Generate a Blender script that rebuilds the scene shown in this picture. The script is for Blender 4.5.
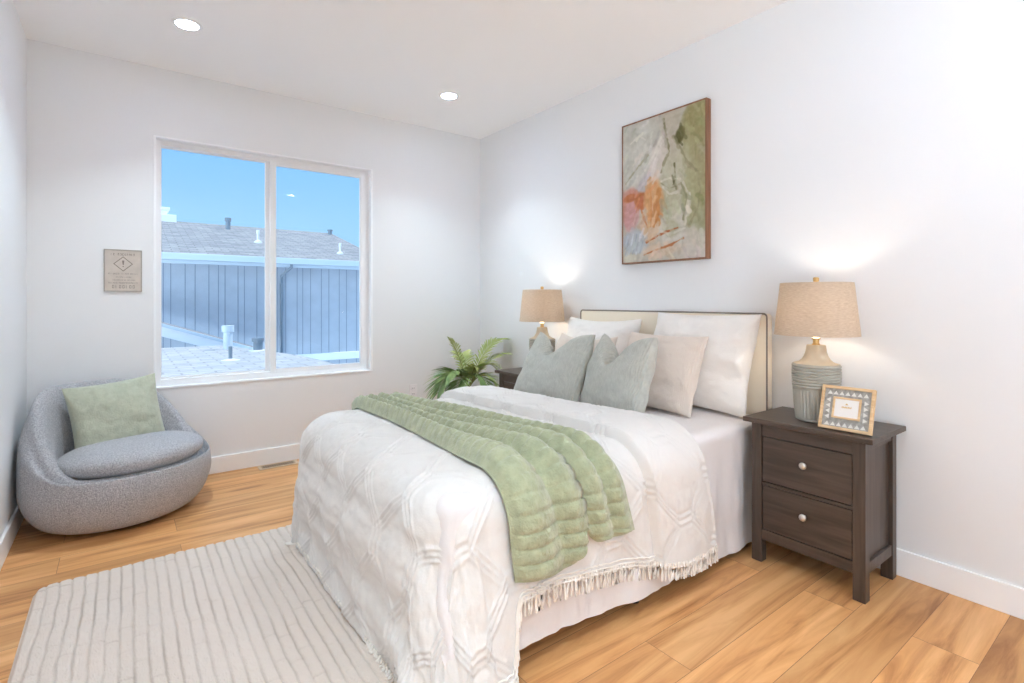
import bpy, bmesh, math, random
import numpy as np
from math import sin, cos, pi, radians as R, sqrt, exp, hypot, atan2
from mathutils import Vector, Matrix, noise, Euler

for o in list(bpy.data.objects):
    bpy.data.objects.remove(o, do_unlink=True)
sc = bpy.context.scene
C = sc.collection
random.seed(7)
RNG = np.random.default_rng(7)

# ------------------------------------------------------------------ camera
cam_d = bpy.data.cameras.new('camera')
cam_d.sensor_width = 36.0
cam_d.lens = 520.42 / 1024 * 36.0
cam_d.shift_y = -(341.5 - 300.45) / 1024
cam_d.clip_start = 0.02
cam = bpy.data.objects.new('camera', cam_d)
C.objects.link(cam)
cam.location = (-2.7325, -4.1471, 1.2044)
cam.rotation_euler = (pi / 2, 0, -0.64381)
sc.camera = cam

# ------------------------------------------------------------------ exposure
vs = sc.view_settings
vs.view_transform = 'Standard'
vs.look = 'None'
vs.gamma = 1.0
vs.use_curve_mapping = False
vs.exposure = 0.16
cy = sc.cycles
cy.use_denoising = True
cy.max_bounces = 14
cy.diffuse_bounces = 10
cy.glossy_bounces = 4
cy.transmission_bounces = 8
cy.transparent_max_bounces = 12
cy.sample_clamp_indirect = 6.0
cy.caustics_reflective = False
cy.caustics_refractive = False

# ------------------------------------------------------------------ world (sky)
def lin(c):
    return tuple(((x / 255) / 12.92 if x / 255 <= .04045 else ((x / 255 + .055) / 1.055) ** 2.4) for x in c)
def L4(c):
    return lin(c) + (1.0,)

SKY_STRENGTH = 1.0
FILL_HIGH = 2.2
FILL_LOW = 7.8
world = bpy.data.worlds.new('sky')
sc.world = world
world.use_nodes = True
wn = world.node_tree
wn.nodes.clear()
w_out = wn.nodes.new('ShaderNodeOutputWorld')
w_bg = wn.nodes.new('ShaderNodeBackground')
w_tc = wn.nodes.new('ShaderNodeTexCoord')
w_sep = wn.nodes.new('ShaderNodeSeparateXYZ')
w_ramp = wn.nodes.new('ShaderNodeValToRGB')          # blue sky by elevation
w_ramp.color_ramp.elements[0].position = 0.0
w_ramp.color_ramp.elements[0].color = L4((176, 220, 255))
w_ramp.color_ramp.elements[1].position = 0.55
w_ramp.color_ramp.elements[1].color = L4((96, 168, 238))
e = w_ramp.color_ramp.elements.new(0.25)
e.color = L4((138, 200, 255))
w_fill = wn.nodes.new('ShaderNodeMapRange')           # added fill glow on the left, shines in through the side opening
w_fill.inputs['From Min'].default_value = -0.15
w_fill.inputs['From Max'].default_value = -0.6
w_mix = wn.nodes.new('ShaderNodeMix')
w_mix.data_type = 'RGBA'
wn.links.new(w_tc.outputs['Generated'], w_sep.inputs[0])
# added fill glow: bright above the horizon, stronger below to lift the ceiling
w_low = wn.nodes.new('ShaderNodeMapRange')
w_low.inputs['From Min'].default_value = -0.05
w_low.inputs['From Max'].default_value = 0.05
w_lm = wn.nodes.new('ShaderNodeMix')
w_lm.data_type = 'RGBA'
w_lm.inputs[6].default_value = (FILL_LOW * .77, FILL_LOW * .97, FILL_LOW * 1.15, 1)
w_lm.inputs[7].default_value = (FILL_HIGH * .77, FILL_HIGH * .97, FILL_HIGH * 1.15, 1)
wn.links.new(w_sep.outputs['Z'], w_low.inputs['Value'])
wn.links.new(w_low.outputs[0], w_lm.inputs[0])
wn.links.new(w_lm.outputs[2], w_mix.inputs[7])
wn.links.new(w_sep.outputs['Z'], w_ramp.inputs[0])
wn.links.new(w_sep.outputs['X'], w_fill.inputs['Value'])
wn.links.new(w_fill.outputs[0], w_mix.inputs[0])
wn.links.new(w_ramp.outputs[0], w_mix.inputs[6])
wn.links.new(w_mix.outputs[2], w_bg.inputs[0])
w_bg.inputs[1].default_value = SKY_STRENGTH
wn.links.new(w_bg.outputs[0], w_out.inputs[0])

# ------------------------------------------------------------------ sun
sun_d = bpy.data.lights.new('sun', 'SUN')
sun_d.energy = 3.0
sun_d.angle = R(0.6)
sun_d.color = (1.0, .97, .93)
sun = bpy.data.objects.new('sun', sun_d)
C.objects.link(sun)
sun.rotation_euler = Vector((-0.55, 0.02, -0.83)).to_track_quat('-Z', 'Y').to_euler()

DOWNLIGHT_W = 7.0
LAMP_W = 2.0

# ------------------------------------------------------------------ materials
def nd(nt, t, **kw):
    n = nt.nodes.new(t)
    for k, v in kw.items():
        setattr(n, k, v)
    return n
def mat(name, col, rough=.6, spec=.3, metal=0.0, var=0.0, vscale=6.0, bump=0.0, bscale=60.0, sheen=0.0, stretch=(1, 1, 1), col2=None):
    m = bpy.data.materials.new(name)
    m.use_nodes = True
    nt = m.node_tree
    b = nt.nodes['Principled BSDF']
    b.inputs['Base Color'].default_value = L4(col)
    b.inputs['Roughness'].default_value = rough
    b.inputs['Specular IOR Level'].default_value = spec
    b.inputs['Metallic'].default_value = metal
    if sheen:
        b.inputs['Sheen Weight'].default_value = sheen
    tc = nd(nt, 'ShaderNodeTexCoord')
    mp = nd(nt, 'ShaderNodeMapping')
    mp.inputs['Scale'].default_value = stretch
    nt.links.new(tc.outputs['Object'], mp.inputs[0])
    if var or col2:
        n = nd(nt, 'ShaderNodeTexNoise')
        n.inputs['Scale'].default_value = vscale
        n.inputs['Detail'].default_value = 5
        nt.links.new(mp.outputs[0], n.inputs['Vector'])
        mx = nd(nt, 'ShaderNodeMix', data_type='RGBA')
        c2 = col2 if col2 else tuple(max(0, x * (1 - var)) for x in col)
        mx.inputs[6].default_value = L4(col)
        mx.inputs[7].default_value = L4(c2)
        rp = nd(nt, 'ShaderNodeMapRange')
        rp.inputs['From Min'].default_value = .35
        rp.inputs['From Max'].default_value = .65
        nt.links.new(n.outputs[0], rp.inputs['Value'])
        nt.links.new(rp.outputs[0], mx.inputs[0])
        nt.links.new(mx.outputs[2], b.inputs['Base Color'])
    if bump:
        n2 = nd(nt, 'ShaderNodeTexNoise')
        n2.inputs['Scale'].default_value = bscale
        n2.inputs['Detail'].default_value = 4
        nt.links.new(mp.outputs[0], n2.inputs['Vector'])
        bp = nd(nt, 'ShaderNodeBump')
        bp.inputs['Strength'].default_value = bump
        bp.inputs['Distance'].default_value = .01
        nt.links.new(n2.outputs[0], bp.inputs['Height'])
        nt.links.new(bp.outputs[0], b.inputs['Normal'])
    return m

def wave_bump(m, axis='X', scale=60, strength=.5, dist=.004, coord='Object'):
    """fine ribs woven in a fabric"""
    nt = m.node_tree
    b = nt.nodes['Principled BSDF']
    tc = nd(nt, 'ShaderNodeTexCoord')
    w = nd(nt, 'ShaderNodeTexWave', wave_type='BANDS', bands_direction=axis)
    w.inputs['Scale'].default_value = scale
    w.inputs['Distortion'].default_value = .4
    w.inputs['Detail'].default_value = 2
    nt.links.new(tc.outputs[coord], w.inputs['Vector'])
    bp = nd(nt, 'ShaderNodeBump')
    bp.inputs['Strength'].default_value = strength
    bp.inputs['Distance'].default_value = dist
    nt.links.new(w.outputs['Fac'], bp.inputs['Height'])
    if b.inputs['Normal'].links:
        nt.links.new(b.inputs['Normal'].links[0].from_socket, bp.inputs['Normal'])
    nt.links.new(bp.outputs[0], b.inputs['Normal'])
    return m

def emit(name, col, s):
    m = bpy.data.materials.new(name)
    m.use_nodes = True
    nt = m.node_tree
    b = nt.nodes['Principled BSDF']
    b.inputs['Base Color'].default_value = L4(col)
    b.inputs['Emission Color'].default_value = L4(col)
    b.inputs['Emission Strength'].default_value = s
    return m

def glass_mat():
    m = bpy.data.materials.new('window_glass')
    m.use_nodes = True
    nt = m.node_tree
    nt.nodes.clear()
    o = nd(nt, 'ShaderNodeOutputMaterial')
    t = nd(nt, 'ShaderNodeBsdfTransparent')
    t.inputs[0].default_value = (.97, .985, 1, 1)
    g = nd(nt, 'ShaderNodeBsdfGlossy')
    g.inputs['Roughness'].default_value = .0
    f = nd(nt, 'ShaderNodeFresnel')
    f.inputs[0].default_value = 1.45
    mx = nd(nt, 'ShaderNodeMixShader')
    nt.links.new(f.outputs[0], mx.inputs[0])
    nt.links.new(t.outputs[0], mx.inputs[1])
    nt.links.new(g.outputs[0], mx.inputs[2])
    nt.links.new(mx.outputs[0], o.inputs[0])
    return m

def floor_mat():
    m = bpy.data.materials.new('oak_planks')
    m.use_nodes = True
    nt = m.node_tree
    b = nt.nodes['Principled BSDF']
    tc = nd(nt, 'ShaderNodeTexCoord')
    br = nd(nt, 'ShaderNodeTexBrick')
    br.offset = .37
    br.offset_frequency = 2
    br.inputs['Scale'].default_value = 1.0
    br.inputs['Brick Width'].default_value = 1.25
    br.inputs['Row Height'].default_value = .185
    br.inputs['Mortar Size'].default_value = .0010
    br.inputs['Mortar Smooth'].default_value = .2
    br.inputs['Bias'].default_value = 0
    br.inputs['Color1'].default_value = (0, 0, 0, 1)
    br.inputs['Color2'].default_value = (1, 1, 1, 1)
    br.inputs['Mortar'].default_value = (.5, .5, .5, 1)
    nt.links.new(tc.outputs['Object'], br.inputs['Vector'])
    # grain: noise stretched along x, shifted plank by plank
    sep = nd(nt, 'ShaderNodeSeparateXYZ')
    nt.links.new(tc.outputs['Object'], sep.inputs[0])
    mul = nd(nt, 'ShaderNodeMath', operation='MULTIPLY')
    mul.inputs[1].default_value = 37.0
    nt.links.new(br.outputs['Color'], mul.inputs[0])
    cmb = nd(nt, 'ShaderNodeCombineXYZ')
    sx = nd(nt, 'ShaderNodeMath', operation='MULTIPLY')
    sx.inputs[1].default_value = 1.1
    nt.links.new(sep.outputs['X'], sx.inputs[0])
    sy = nd(nt, 'ShaderNodeMath', operation='MULTIPLY')
    sy.inputs[1].default_value = 13.0
    nt.links.new(sep.outputs['Y'], sy.inputs[0])
    nt.links.new(sx.outputs[0], cmb.inputs[0])
    nt.links.new(sy.outputs[0], cmb.inputs[1])
    nt.links.new(mul.outputs[0], cmb.inputs[2])
    n1 = nd(nt, 'ShaderNodeTexNoise')
    n1.inputs['Scale'].default_value = 1.0
    n1.inputs['Detail'].default_value = 6
    n1.inputs['Roughness'].default_value = .6
    n1.inputs['Distortion'].default_value = .9
    nt.links.new(cmb.outputs[0], n1.inputs['Vector'])
    rp = nd(nt, 'ShaderNodeValToRGB')
    rp.color_ramp.elements[0].position = .3
    rp.color_ramp.elements[0].color = L4((168, 112, 66))
    rp.color_ramp.elements[1].position = .66
    rp.color_ramp.elements[1].color = L4((232, 180, 124))
    e = rp.color_ramp.elements.new(.46)
    e.color = L4((210, 153, 98))
    nt.links.new(n1.outputs[0], rp.inputs[0])
    # plank-to-plank tone
    tone = nd(nt, 'ShaderNodeMapRange')
    tone.inputs['To Min'].default_value = .84
    tone.inputs['To Max'].default_value = 1.10
    nt.links.new(br.outputs['Color'], tone.inputs['Value'])
    mx = nd(nt, 'ShaderNodeVectorMath', operation='SCALE')
    nt.links.new(rp.outputs[0], mx.inputs[0])
    nt.links.new(tone.outputs[0], mx.inputs['Scale'])
    seam = nd(nt, 'ShaderNodeMix', data_type='RGBA')
    seam.inputs[7].default_value = L4((138, 92, 56))
    nt.links.new(br.outputs['Fac'], seam.inputs[0])
    nt.links.new(mx.outputs[0], seam.inputs[6])
    nt.links.new(seam.outputs[2], b.inputs['Base Color'])
    b.inputs['Roughness'].default_value = .42
    b.inputs['Specular IOR Level'].default_value = .35
    bp = nd(nt, 'ShaderNodeBump')
    bp.inputs['Strength'].default_value = .25
    bp.inputs['Distance'].default_value = .002
    inv = nd(nt, 'ShaderNodeMath', operation='SUBTRACT')
    inv.inputs[0].default_value = 1
    nt.links.new(br.outputs['Fac'], inv.inputs[1])
    nt.links.new(inv.outputs[0], bp.inputs['Height'])
    nt.links.new(bp.outputs[0], b.inputs['Normal'])
    return m

def wood_mat(name, c1, c2, axis=0, rough=.36, scale=1.0):
    m = bpy.data.materials.new(name)
    m.use_nodes = True
    nt = m.node_tree
    b = nt.nodes['Principled BSDF']
    tc = nd(nt, 'ShaderNodeTexCoord')
    mp = nd(nt, 'ShaderNodeMapping')
    s = [40 * scale] * 3
    s[axis] = 3 * scale
    mp.inputs['Scale'].default_value = s
    n = nd(nt, 'ShaderNodeTexNoise')
    n.inputs['Scale'].default_value = 1
    n.inputs['Detail'].default_value = 6
    n.inputs['Distortion'].default_value = .6
    rp = nd(nt, 'ShaderNodeValToRGB')
    rp.color_ramp.elements[0].position = .34
    rp.color_ramp.elements[0].color = L4(c1)
    rp.color_ramp.elements[1].position = .68
    rp.color_ramp.elements[1].color = L4(c2)
    nt.links.new(tc.outputs['Object'], mp.inputs[0])
    nt.links.new(mp.outputs[0], n.inputs['Vector'])
    nt.links.new(n.outputs[0], rp.inputs[0])
    nt.links.new(rp.outputs[0], b.inputs['Base Color'])
    b.inputs['Roughness'].default_value = rough
    b.inputs['Specular IOR Level'].default_value = .4
    return m

def shade_mat():
    m = bpy.data.materials.new('linen_shade')
    m.use_nodes = True
    nt = m.node_tree
    nt.nodes.clear()
    o = nd(nt, 'ShaderNodeOutputMaterial')
    d = nd(nt, 'ShaderNodeBsdfDiffuse')
    t = nd(nt, 'ShaderNodeBsdfTranslucent')
    tc = nd(nt, 'ShaderNodeTexCoord')
    n = nd(nt, 'ShaderNodeTexNoise')
    mp = nd(nt, 'ShaderNodeMapping')
    mp.inputs['Scale'].default_value = (60, 60, 420)
    n.inputs['Scale'].default_value = 1
    n.inputs['Detail'].default_value = 3
    rp = nd(nt, 'ShaderNodeValToRGB')
    rp.color_ramp.elements[0].position = .3
    rp.color_ramp.elements[0].color = L4((200, 184, 165))
    rp.color_ramp.elements[1].position = .7
    rp.color_ramp.elements[1].color = L4((222, 209, 192))
    nt.links.new(tc.outputs['Object'], mp.inputs[0])
    nt.links.new(mp.outputs[0], n.inputs['Vector'])
    nt.links.new(n.outputs[0], rp.inputs[0])
    nt.links.new(rp.outputs[0], d.inputs[0])
    nt.links.new(rp.outputs[0], t.inputs[0])
    mx = nd(nt, 'ShaderNodeMixShader')
    mx.inputs[0].default_value = .36
    nt.links.new(d.outputs[0], mx.inputs[1])
    nt.links.new(t.outputs[0], mx.inputs[2])
    nt.links.new(mx.outputs[0], o.inputs[0])
    return m

def attr_mat(name, rough=.7, bump=.4):
    m = bpy.data.materials.new(name)
    m.use_nodes = True
    nt = m.node_tree
    b = nt.nodes['Principled BSDF']
    a = nd(nt, 'ShaderNodeAttribute', attribute_name='paint')
    nt.links.new(a.outputs['Color'], b.inputs['Base Color'])
    b.inputs['Roughness'].default_value = rough
    b.inputs['Specular IOR Level'].default_value = .2
    return m

M = {}
M['wall'] = mat('wall_paint', (233, 234, 235), .85, .15, bump=.02, bscale=240)
M['ceil'] = mat('ceiling_paint', (251, 251, 252), .9, .1, bump=.02, bscale=240)
M['trim'] = mat('trim_paint', (246, 247, 248), .45, .3)
M['vinyl'] = mat('white_vinyl', (241, 241, 242), .4, .3)
M['floor'] = floor_mat()
M['glass'] = glass_mat()
M['darkwood'] = wood_mat('dark_stained_wood', (68, 57, 50), (88, 75, 67), 1)
M['darkwood_v'] = wood_mat('dark_stained_wood_upright', (68, 57, 50), (88, 75, 67), 2)
M['gap'] = mat('dark_gap', (22, 19, 17), .9, .05)
M['nickel'] = mat('brushed_nickel', (214, 208, 202), .32, .5, .85)
M['gold'] = mat('brushed_gold', (206, 170, 112), .35, .5, .8)
M['ceramic'] = mat('sage_ceramic', (178, 176, 166), .65, .25, var=.07, vscale=14)
M['ceramic_blue'] = mat('grey_ceramic', (146, 152, 154), .65, .25, var=.07, vscale=14)
M['ceramic_neck'] = mat('sand_ceramic', (196, 184, 164), .65, .25, var=.06, vscale=14)
M['shade'] = shade_mat()
M['bulb'] = emit('bulb_glow', (255, 214, 160), 6)
M['diffuser'] = emit('diffuser_glow', (247, 249, 254), 9)
M['duvet'] = mat('white_cotton', (226, 223, 220), .9, .1, bump=.12, bscale=160, sheen=.15)
M['sheet'] = mat('white_sheet', (226, 222, 222), .85, .12, bump=.06, bscale=80, sheen=.1)
M['fringe'] = mat('white_fringe', (240, 235, 228), .9, .1)
M['pillow_white'] = mat('white_linen', (240, 236, 231), .9, .1, bump=.2, bscale=110, sheen=.15)
M['pillow_beige'] = wave_bump(mat('beige_rib_linen', (226, 214, 203), .9, .1, bump=.15, bscale=140, sheen=.15), 'X', 34, .35, .004)
M['pillow_sage'] = wave_bump(mat('sage_woven_cotton', (187, 188, 180), .95, .08, col2=(199, 200, 192), vscale=40, bump=.25, bscale=120, sheen=.15, stretch=(3, 1, 1)), 'X', 30, .6, .005)
M['throw'] = mat('sage_plush', (178, 184, 152), .95, .08, var=.10, vscale=26, bump=.45, bscale=150, sheen=.5)
M['boucle'] = mat('grey_boucle', (156, 156, 161), .95, .08, col2=(200, 199, 202), vscale=150, bump=.7, bscale=190, sheen=.25)
M['base_black'] = mat('black_plastic', (20, 20, 20), .6, .3)
M['chair_pillow'] = mat('sage_linen', (178, 182, 162), .9, .1, col2=(188, 192, 173), vscale=45, bump=.35, bscale=120, sheen=.3)
M['rug'] = mat('cream_pile', (226, 213, 201), .98, .03, var=.05, vscale=9, bump=.8, bscale=210, sheen=.3)
M['headboard'] = mat('cream_upholstery', (238, 227, 208), .9, .1, bump=.15, bscale=200, sheen=.1)
M['piping'] = mat('charcoal_piping', (136, 127, 119), .8, .1)
M['mattress'] = mat('mattress_ticking', (235, 235, 235), .9, .1)
M['leaf'] = mat('palm_leaf', (146, 162, 90), .45, .4, col2=(180, 186, 122), vscale=9)
M['leaf_dark'] = mat('palm_leaf_dark', (100, 132, 78), .45, .4, col2=(142, 164, 100), vscale=9)
M['stem'] = mat('palm_stem', (150, 150, 92), .6, .2, var=.2, vscale=20)
M['trunk'] = mat('palm_trunk', (92, 74, 50), .9, .1, var=.3, vscale=30, bump=.5)
M['pot'] = mat('white_pot', (232, 230, 226), .4, .4)
M['soil'] = mat('soil', (58, 44, 34), .95, .05, var=.4, vscale=60, bump=.8)
M['walnut'] = wood_mat('walnut_frame', (122, 84, 60), (156, 112, 84), 2, .5)
M['canvas'] = attr_mat('painted_canvas')
M['pale_wood'] = wood_mat('pale_wood', (206, 170, 126), (232, 202, 160), 0, .55, 2)
M['mosaic'] = mat('grey_inlay', (176, 173, 166), .5, .4, var=.2, vscale=60)
M['inlay'] = mat('pearl_inlay', (222, 220, 214), .35, .5)
M['print'] = mat('white_print', (236, 232, 228), .5, .3)
M['emblem'] = mat('gold_print', (214, 178, 120), .5, .3)
M['sign'] = mat('sand_sign', (208, 197, 186), .5, .3, var=.05, vscale=20)
M['sign_edge'] = mat('sign_edge', (170, 164, 155), .5, .3)
M['sign_ink'] = mat('sign_ink', (136, 126, 117), .6, .2)
M['register'] = mat('register_metal', (206, 184, 158), .5, .3)
M['register_dark'] = mat('register_slots', (70, 50, 40), .8, .1)
M['plate'] = mat('outlet_plate', (238, 236, 238), .4, .3)
M['siding'] = mat('blue_grey_siding', (186, 194, 204), .8, .1, var=.04, vscale=3)
M['siding_dark'] = mat('siding_groove', (146, 156, 170), .8, .1)
M['house_trim'] = mat('house_trim', (240, 243, 246), .6, .2)
M['gutter'] = mat('gutter', (202, 214, 224), .5, .3)
M['vent'] = mat('roof_vent', (126, 140, 152), .6, .3)
M['flash'] = mat('vent_flashing', (226, 230, 234), .5, .3)
def shingle_mat(name, c1, c2, row=.14, joint=.72):
    m = bpy.data.materials.new(name)
    m.use_nodes = True
    nt = m.node_tree
    b = nt.nodes['Principled BSDF']
    tc = nd(nt, 'ShaderNodeTexCoord')
    br = nd(nt, 'ShaderNodeTexBrick')
    br.inputs['Scale'].default_value = 1
    br.inputs['Brick Width'].default_value = .3
    br.inputs['Row Height'].default_value = row
    br.inputs['Mortar Size'].default_value = .012
    br.inputs['Color1'].default_value = L4(c1)
    br.inputs['Color2'].default_value = L4(c2)
    br.inputs['Mortar'].default_value = L4(tuple(x * joint for x in c1))
    n = nd(nt, 'ShaderNodeTexNoise')
    n.inputs['Scale'].default_value = 6
    n.inputs['Detail'].default_value = 4
    mx = nd(nt, 'ShaderNodeMix', data_type='RGBA', blend_type='MULTIPLY')
    mx.inputs[0].default_value = .35
    nt.links.new(tc.outputs['Object'], br.inputs['Vector'])
    nt.links.new(tc.outputs['Object'], n.inputs['Vector'])
    nt.links.new(br.outputs['Color'], mx.inputs[6])
    nt.links.new(n.outputs[0], mx.inputs[7])
    nt.links.new(mx.outputs[2], b.inputs['Base Color'])
    b.inputs['Roughness'].default_value = .95
    b.inputs['Specular IOR Level'].default_value = .1
    return m
M['shingle'] = shingle_mat('grey_shingles', (184, 184, 184), (156, 158, 161), .12, .8)
M['shingle_pale'] = shingle_mat('pale_shingles', (206, 208, 210), (190, 194, 198), .16, .85)

# ------------------------------------------------------------------ builders
def link(name, me, parent=None):
    o = bpy.data.objects.new(name, me)
    C.objects.link(o)
    if parent is not None:
        o.parent = parent
    return o
def raw(name, V, F, m, parent=None, smooth=True, mats=None, midx=None):
    me = bpy.data.meshes.new(name)
    me.from_pydata([tuple(map(float, v)) for v in V], [], [tuple(f) for f in F])
    for mm in (mats or [m]):
        me.materials.append(mm)
    if midx is not None:
        me.polygons.foreach_set('material_index', np.asarray(midx, dtype=np.int32))
    if smooth:
        me.polygons.foreach_set('use_smooth', [True] * len(me.polygons))
    me.update()
    return link(name, me, parent)

class MB:
    """collects shapes for ONE mesh"""
    def __init__(s):
        s.bm = bmesh.new()
    def box(s, x0, x1, y0, y1, z0, z1, bev=0.0, seg=2, rot=None):
        t = bmesh.new()
        bmesh.ops.create_cube(t, size=1.0)
        for v in t.verts:
            v.co = Vector(((x0 + x1) / 2 + v.co.x * (x1 - x0), (y0 + y1) / 2 + v.co.y * (y1 - y0), (z0 + z1) / 2 + v.co.z * (z1 - z0)))
        if bev:
            bmesh.ops.bevel(t, geom=list(t.edges), offset=bev, segments=seg, profile=.5, affect='EDGES')
        if rot is not None:
            bmesh.ops.transform(t, matrix=rot, verts=t.verts)
        s.merge(t)
        return s
    def merge(s, t):
        me = bpy.data.meshes.new('tmp')
        t.to_mesh(me)
        t.free()
        s.bm.from_mesh(me)
        bpy.data.meshes.remove(me)
    def lathe(s, prof, seg=40, cx=0, cy=0, ripple=None, closed=False):
        """prof: list of (r, z)"""
        rings = []
        for i, (r, z) in enumerate(prof):
            ring = []
            for k in range(seg):
                a = 2 * pi * k / seg
                rr = r + (ripple(i, k, r, z) if ripple else 0)
                ring.append(s.bm.verts.new((cx + rr * cos(a), cy + rr * sin(a), z)))
            rings.append(ring)
        for i in range(len(rings) - 1):
            for k in range(seg):
                k2 = (k + 1) % seg
                s.bm.faces.new((rings[i][k], rings[i][k2], rings[i + 1][k2], rings[i + 1][k]))
        if not closed:
            if prof[0][0] > 1e-5:
                s.bm.faces.new(list(reversed(rings[0])))
            if prof[-1][0] > 1e-5:
                s.bm.faces.new(rings[-1])
        else:
            for k in range(seg):
                k2 = (k + 1) % seg
                s.bm.faces.new((rings[-1][k], rings[-1][k2], rings[0][k2], rings[0][k]))
        return s
    def tube(s, pts, rad, seg=10, cap=True):
        pts = [Vector(p) for p in pts]
        n = len(pts)
        rads = rad if isinstance(rad, (list, tuple)) else [rad] * n
        rings = []
        up = Vector((0, 0, 1))
        for i, p in enumerate(pts):
            d = (pts[min(i + 1, n - 1)] - pts[max(i - 1, 0)]).normalized()
            u = up.cross(d)
            if u.length < 1e-3:
                u = Vector((1, 0, 0)).cross(d)
            u.normalize()
            w = d.cross(u)
            rings.append([s.bm.verts.new(p + (u * cos(2 * pi * k / seg) + w * sin(2 * pi * k / seg)) * rads[i]) for k in range(seg)])
        for i in range(n - 1):
            for k in range(seg):
                k2 = (k + 1) % seg
                s.bm.faces.new((rings[i][k], rings[i][k2], rings[i + 1][k2], rings[i + 1][k]))
        if cap:
            s.bm.faces.new(list(reversed(rings[0])))
            s.bm.faces.new(rings[-1])
        return s
    def poly(s, pts, thick, axis=(0, 0, 1)):
        ax = Vector(axis) * thick
        a = [s.bm.verts.new(Vector(p)) for p in pts]
        b = [s.bm.verts.new(Vector(p) + ax) for p in pts]
        s.bm.faces.new(list(reversed(a)))
        s.bm.faces.new(b)
        n = len(pts)
        for i in range(n):
            j = (i + 1) % n
            s.bm.faces.new((a[i], a[j], b[j], b[i]))
        return s
    def build(s, name, m, parent=None, smooth=False, angle=40):
        bmesh.ops.recalc_face_normals(s.bm, faces=s.bm.faces)
        me = bpy.data.meshes.new(name)
        s.bm.to_mesh(me)
        s.bm.free()
        me.materials.append(m)
        if smooth:
            me.polygons.foreach_set('use_smooth', [True] * len(me.polygons))
            try:
                me.set_sharp_from_angle(angle=R(angle))
            except Exception:
                pass
        me.update()
        return link(name, me, parent)

def tag(o, label=None, cat=None, group=None, kind=None):
    if label: o['label'] = label
    if cat: o['category'] = cat
    if group: o['group'] = group
    if kind: o['kind'] = kind
    return o
def thing(name, loc, rz=0, rx=0, ry=0, label=None, cat=None, group=None):
    o = bpy.data.objects.new(name, None)
    o.empty_display_size = .1
    C.objects.link(o)
    o.location = loc
    o.rotation_euler = (rx, ry, rz)
    return tag(o, label, cat, group)
def copy_tree(o, parent=None):
    c = o.copy()
    C.objects.link(c)
    if parent is not None:
        c.parent = parent
    for ch in list(o.children):
        copy_tree(ch, c)
    return c
def grid_faces(nu, nv, off=0, wrap=False):
    i, j = np.meshgrid(np.arange(nu - 1), np.arange(nv if wrap else nv - 1), indexing='ij')
    j2 = (j + 1) % nv
    a = i * nv + j
    b = (i + 1) * nv + j
    c = (i + 1) * nv + j2
    d = i * nv + j2
    return (np.stack([a, b, c, d], -1).reshape(-1, 4) + off)
def grid_normals(P):
    du = np.gradient(P, axis=0)
    dv = np.gradient(P, axis=1)
    n = np.cross(du, dv)
    return n / np.maximum(np.linalg.norm(n, axis=-1, keepdims=True), 1e-9)
def fbm(x, y, seed=0, octaves=4, f0=1.0, gain=.5):
    """smooth 2-D value noise on arrays, about -1..1"""
    out = np.zeros_like(x, dtype=float)
    amp, f = 1.0, f0
    for k in range(octaves):
        g = np.random.default_rng(seed * 31 + k).random((64, 64)) * 2 - 1
        xf, yf = x * f + 17.3 * k, y * f + 5.1 * k
        xi, yi = np.floor(xf).astype(int), np.floor(yf).astype(int)
        tx, ty = xf - xi, yf - yi
        tx = tx * tx * (3 - 2 * tx)
        ty = ty * ty * (3 - 2 * ty)
        a = g[xi % 64, yi % 64]; b = g[(xi + 1) % 64, yi % 64]
        c = g[xi % 64, (yi + 1) % 64]; d = g[(xi + 1) % 64, (yi + 1) % 64]
        out += amp * ((a * (1 - tx) + b * tx) * (1 - ty) + (c * (1 - tx) + d * tx) * ty)
        amp *= gain
        f *= 2
    return out
def sstep(a, b, x):
    t = np.clip((x - a) / (b - a), 0, 1)
    return t * t * (3 - 2 * t)

# ================================================================== THE ROOM
W, H, D = 3.177, 2.74, 8.0
wx0, wx1, wz0, wz1 = -2.562, -1.070, .622, 2.288
T = .14
def structure(o):
    o['kind'] = 'structure'
    return o
structure(MB().box(-W - T, T, -D - T, T, -.06, 0).build('floor', M['floor']))
structure(MB().box(-W - T, T, -D - T, T, H, H + .1).build('ceiling', M['ceil']))
b = MB()
b.box(-W - T, wx0, 0, T, 0, H).box(wx1, T, 0, T, 0, H).box(wx0, wx1, 0, T, 0, wz0).box(wx0, wx1, 0, T, wz1, H)
structure(b.build('wall_back', M['wall']))
structure(MB().box(0, T, -D - T, 0, 0, H).build('wall_right', M['wall']))
oy0, oy1 = -7.85, -5.35                                        # wide unseen opening, added behind the camera to let fill light in
structure(MB().box(-W - T, -W, oy1, 0, 0, H).box(-W - T, -W, -D - T, oy0, 0, H).box(-W - T, -W, oy0, oy1, 2.45, H).build('wall_left', M['wall']))
structure(MB().box(-W, 0, -D - T, -D, 0, H).build('wall_front', M['wall']))
BH, BT = .116, .014
structure(MB().box(-W, 0, -BT, 0, 0, BH, .003).build('baseboard_back', M['trim']))
structure(MB().box(-BT, 0, -D, -BT, 0, BH, .003).build('baseboard_right', M['trim']))
structure(MB().box(-W, -W + BT, oy1, -BT, 0, BH, .003).build('baseboard_left', M['trim']))

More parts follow.
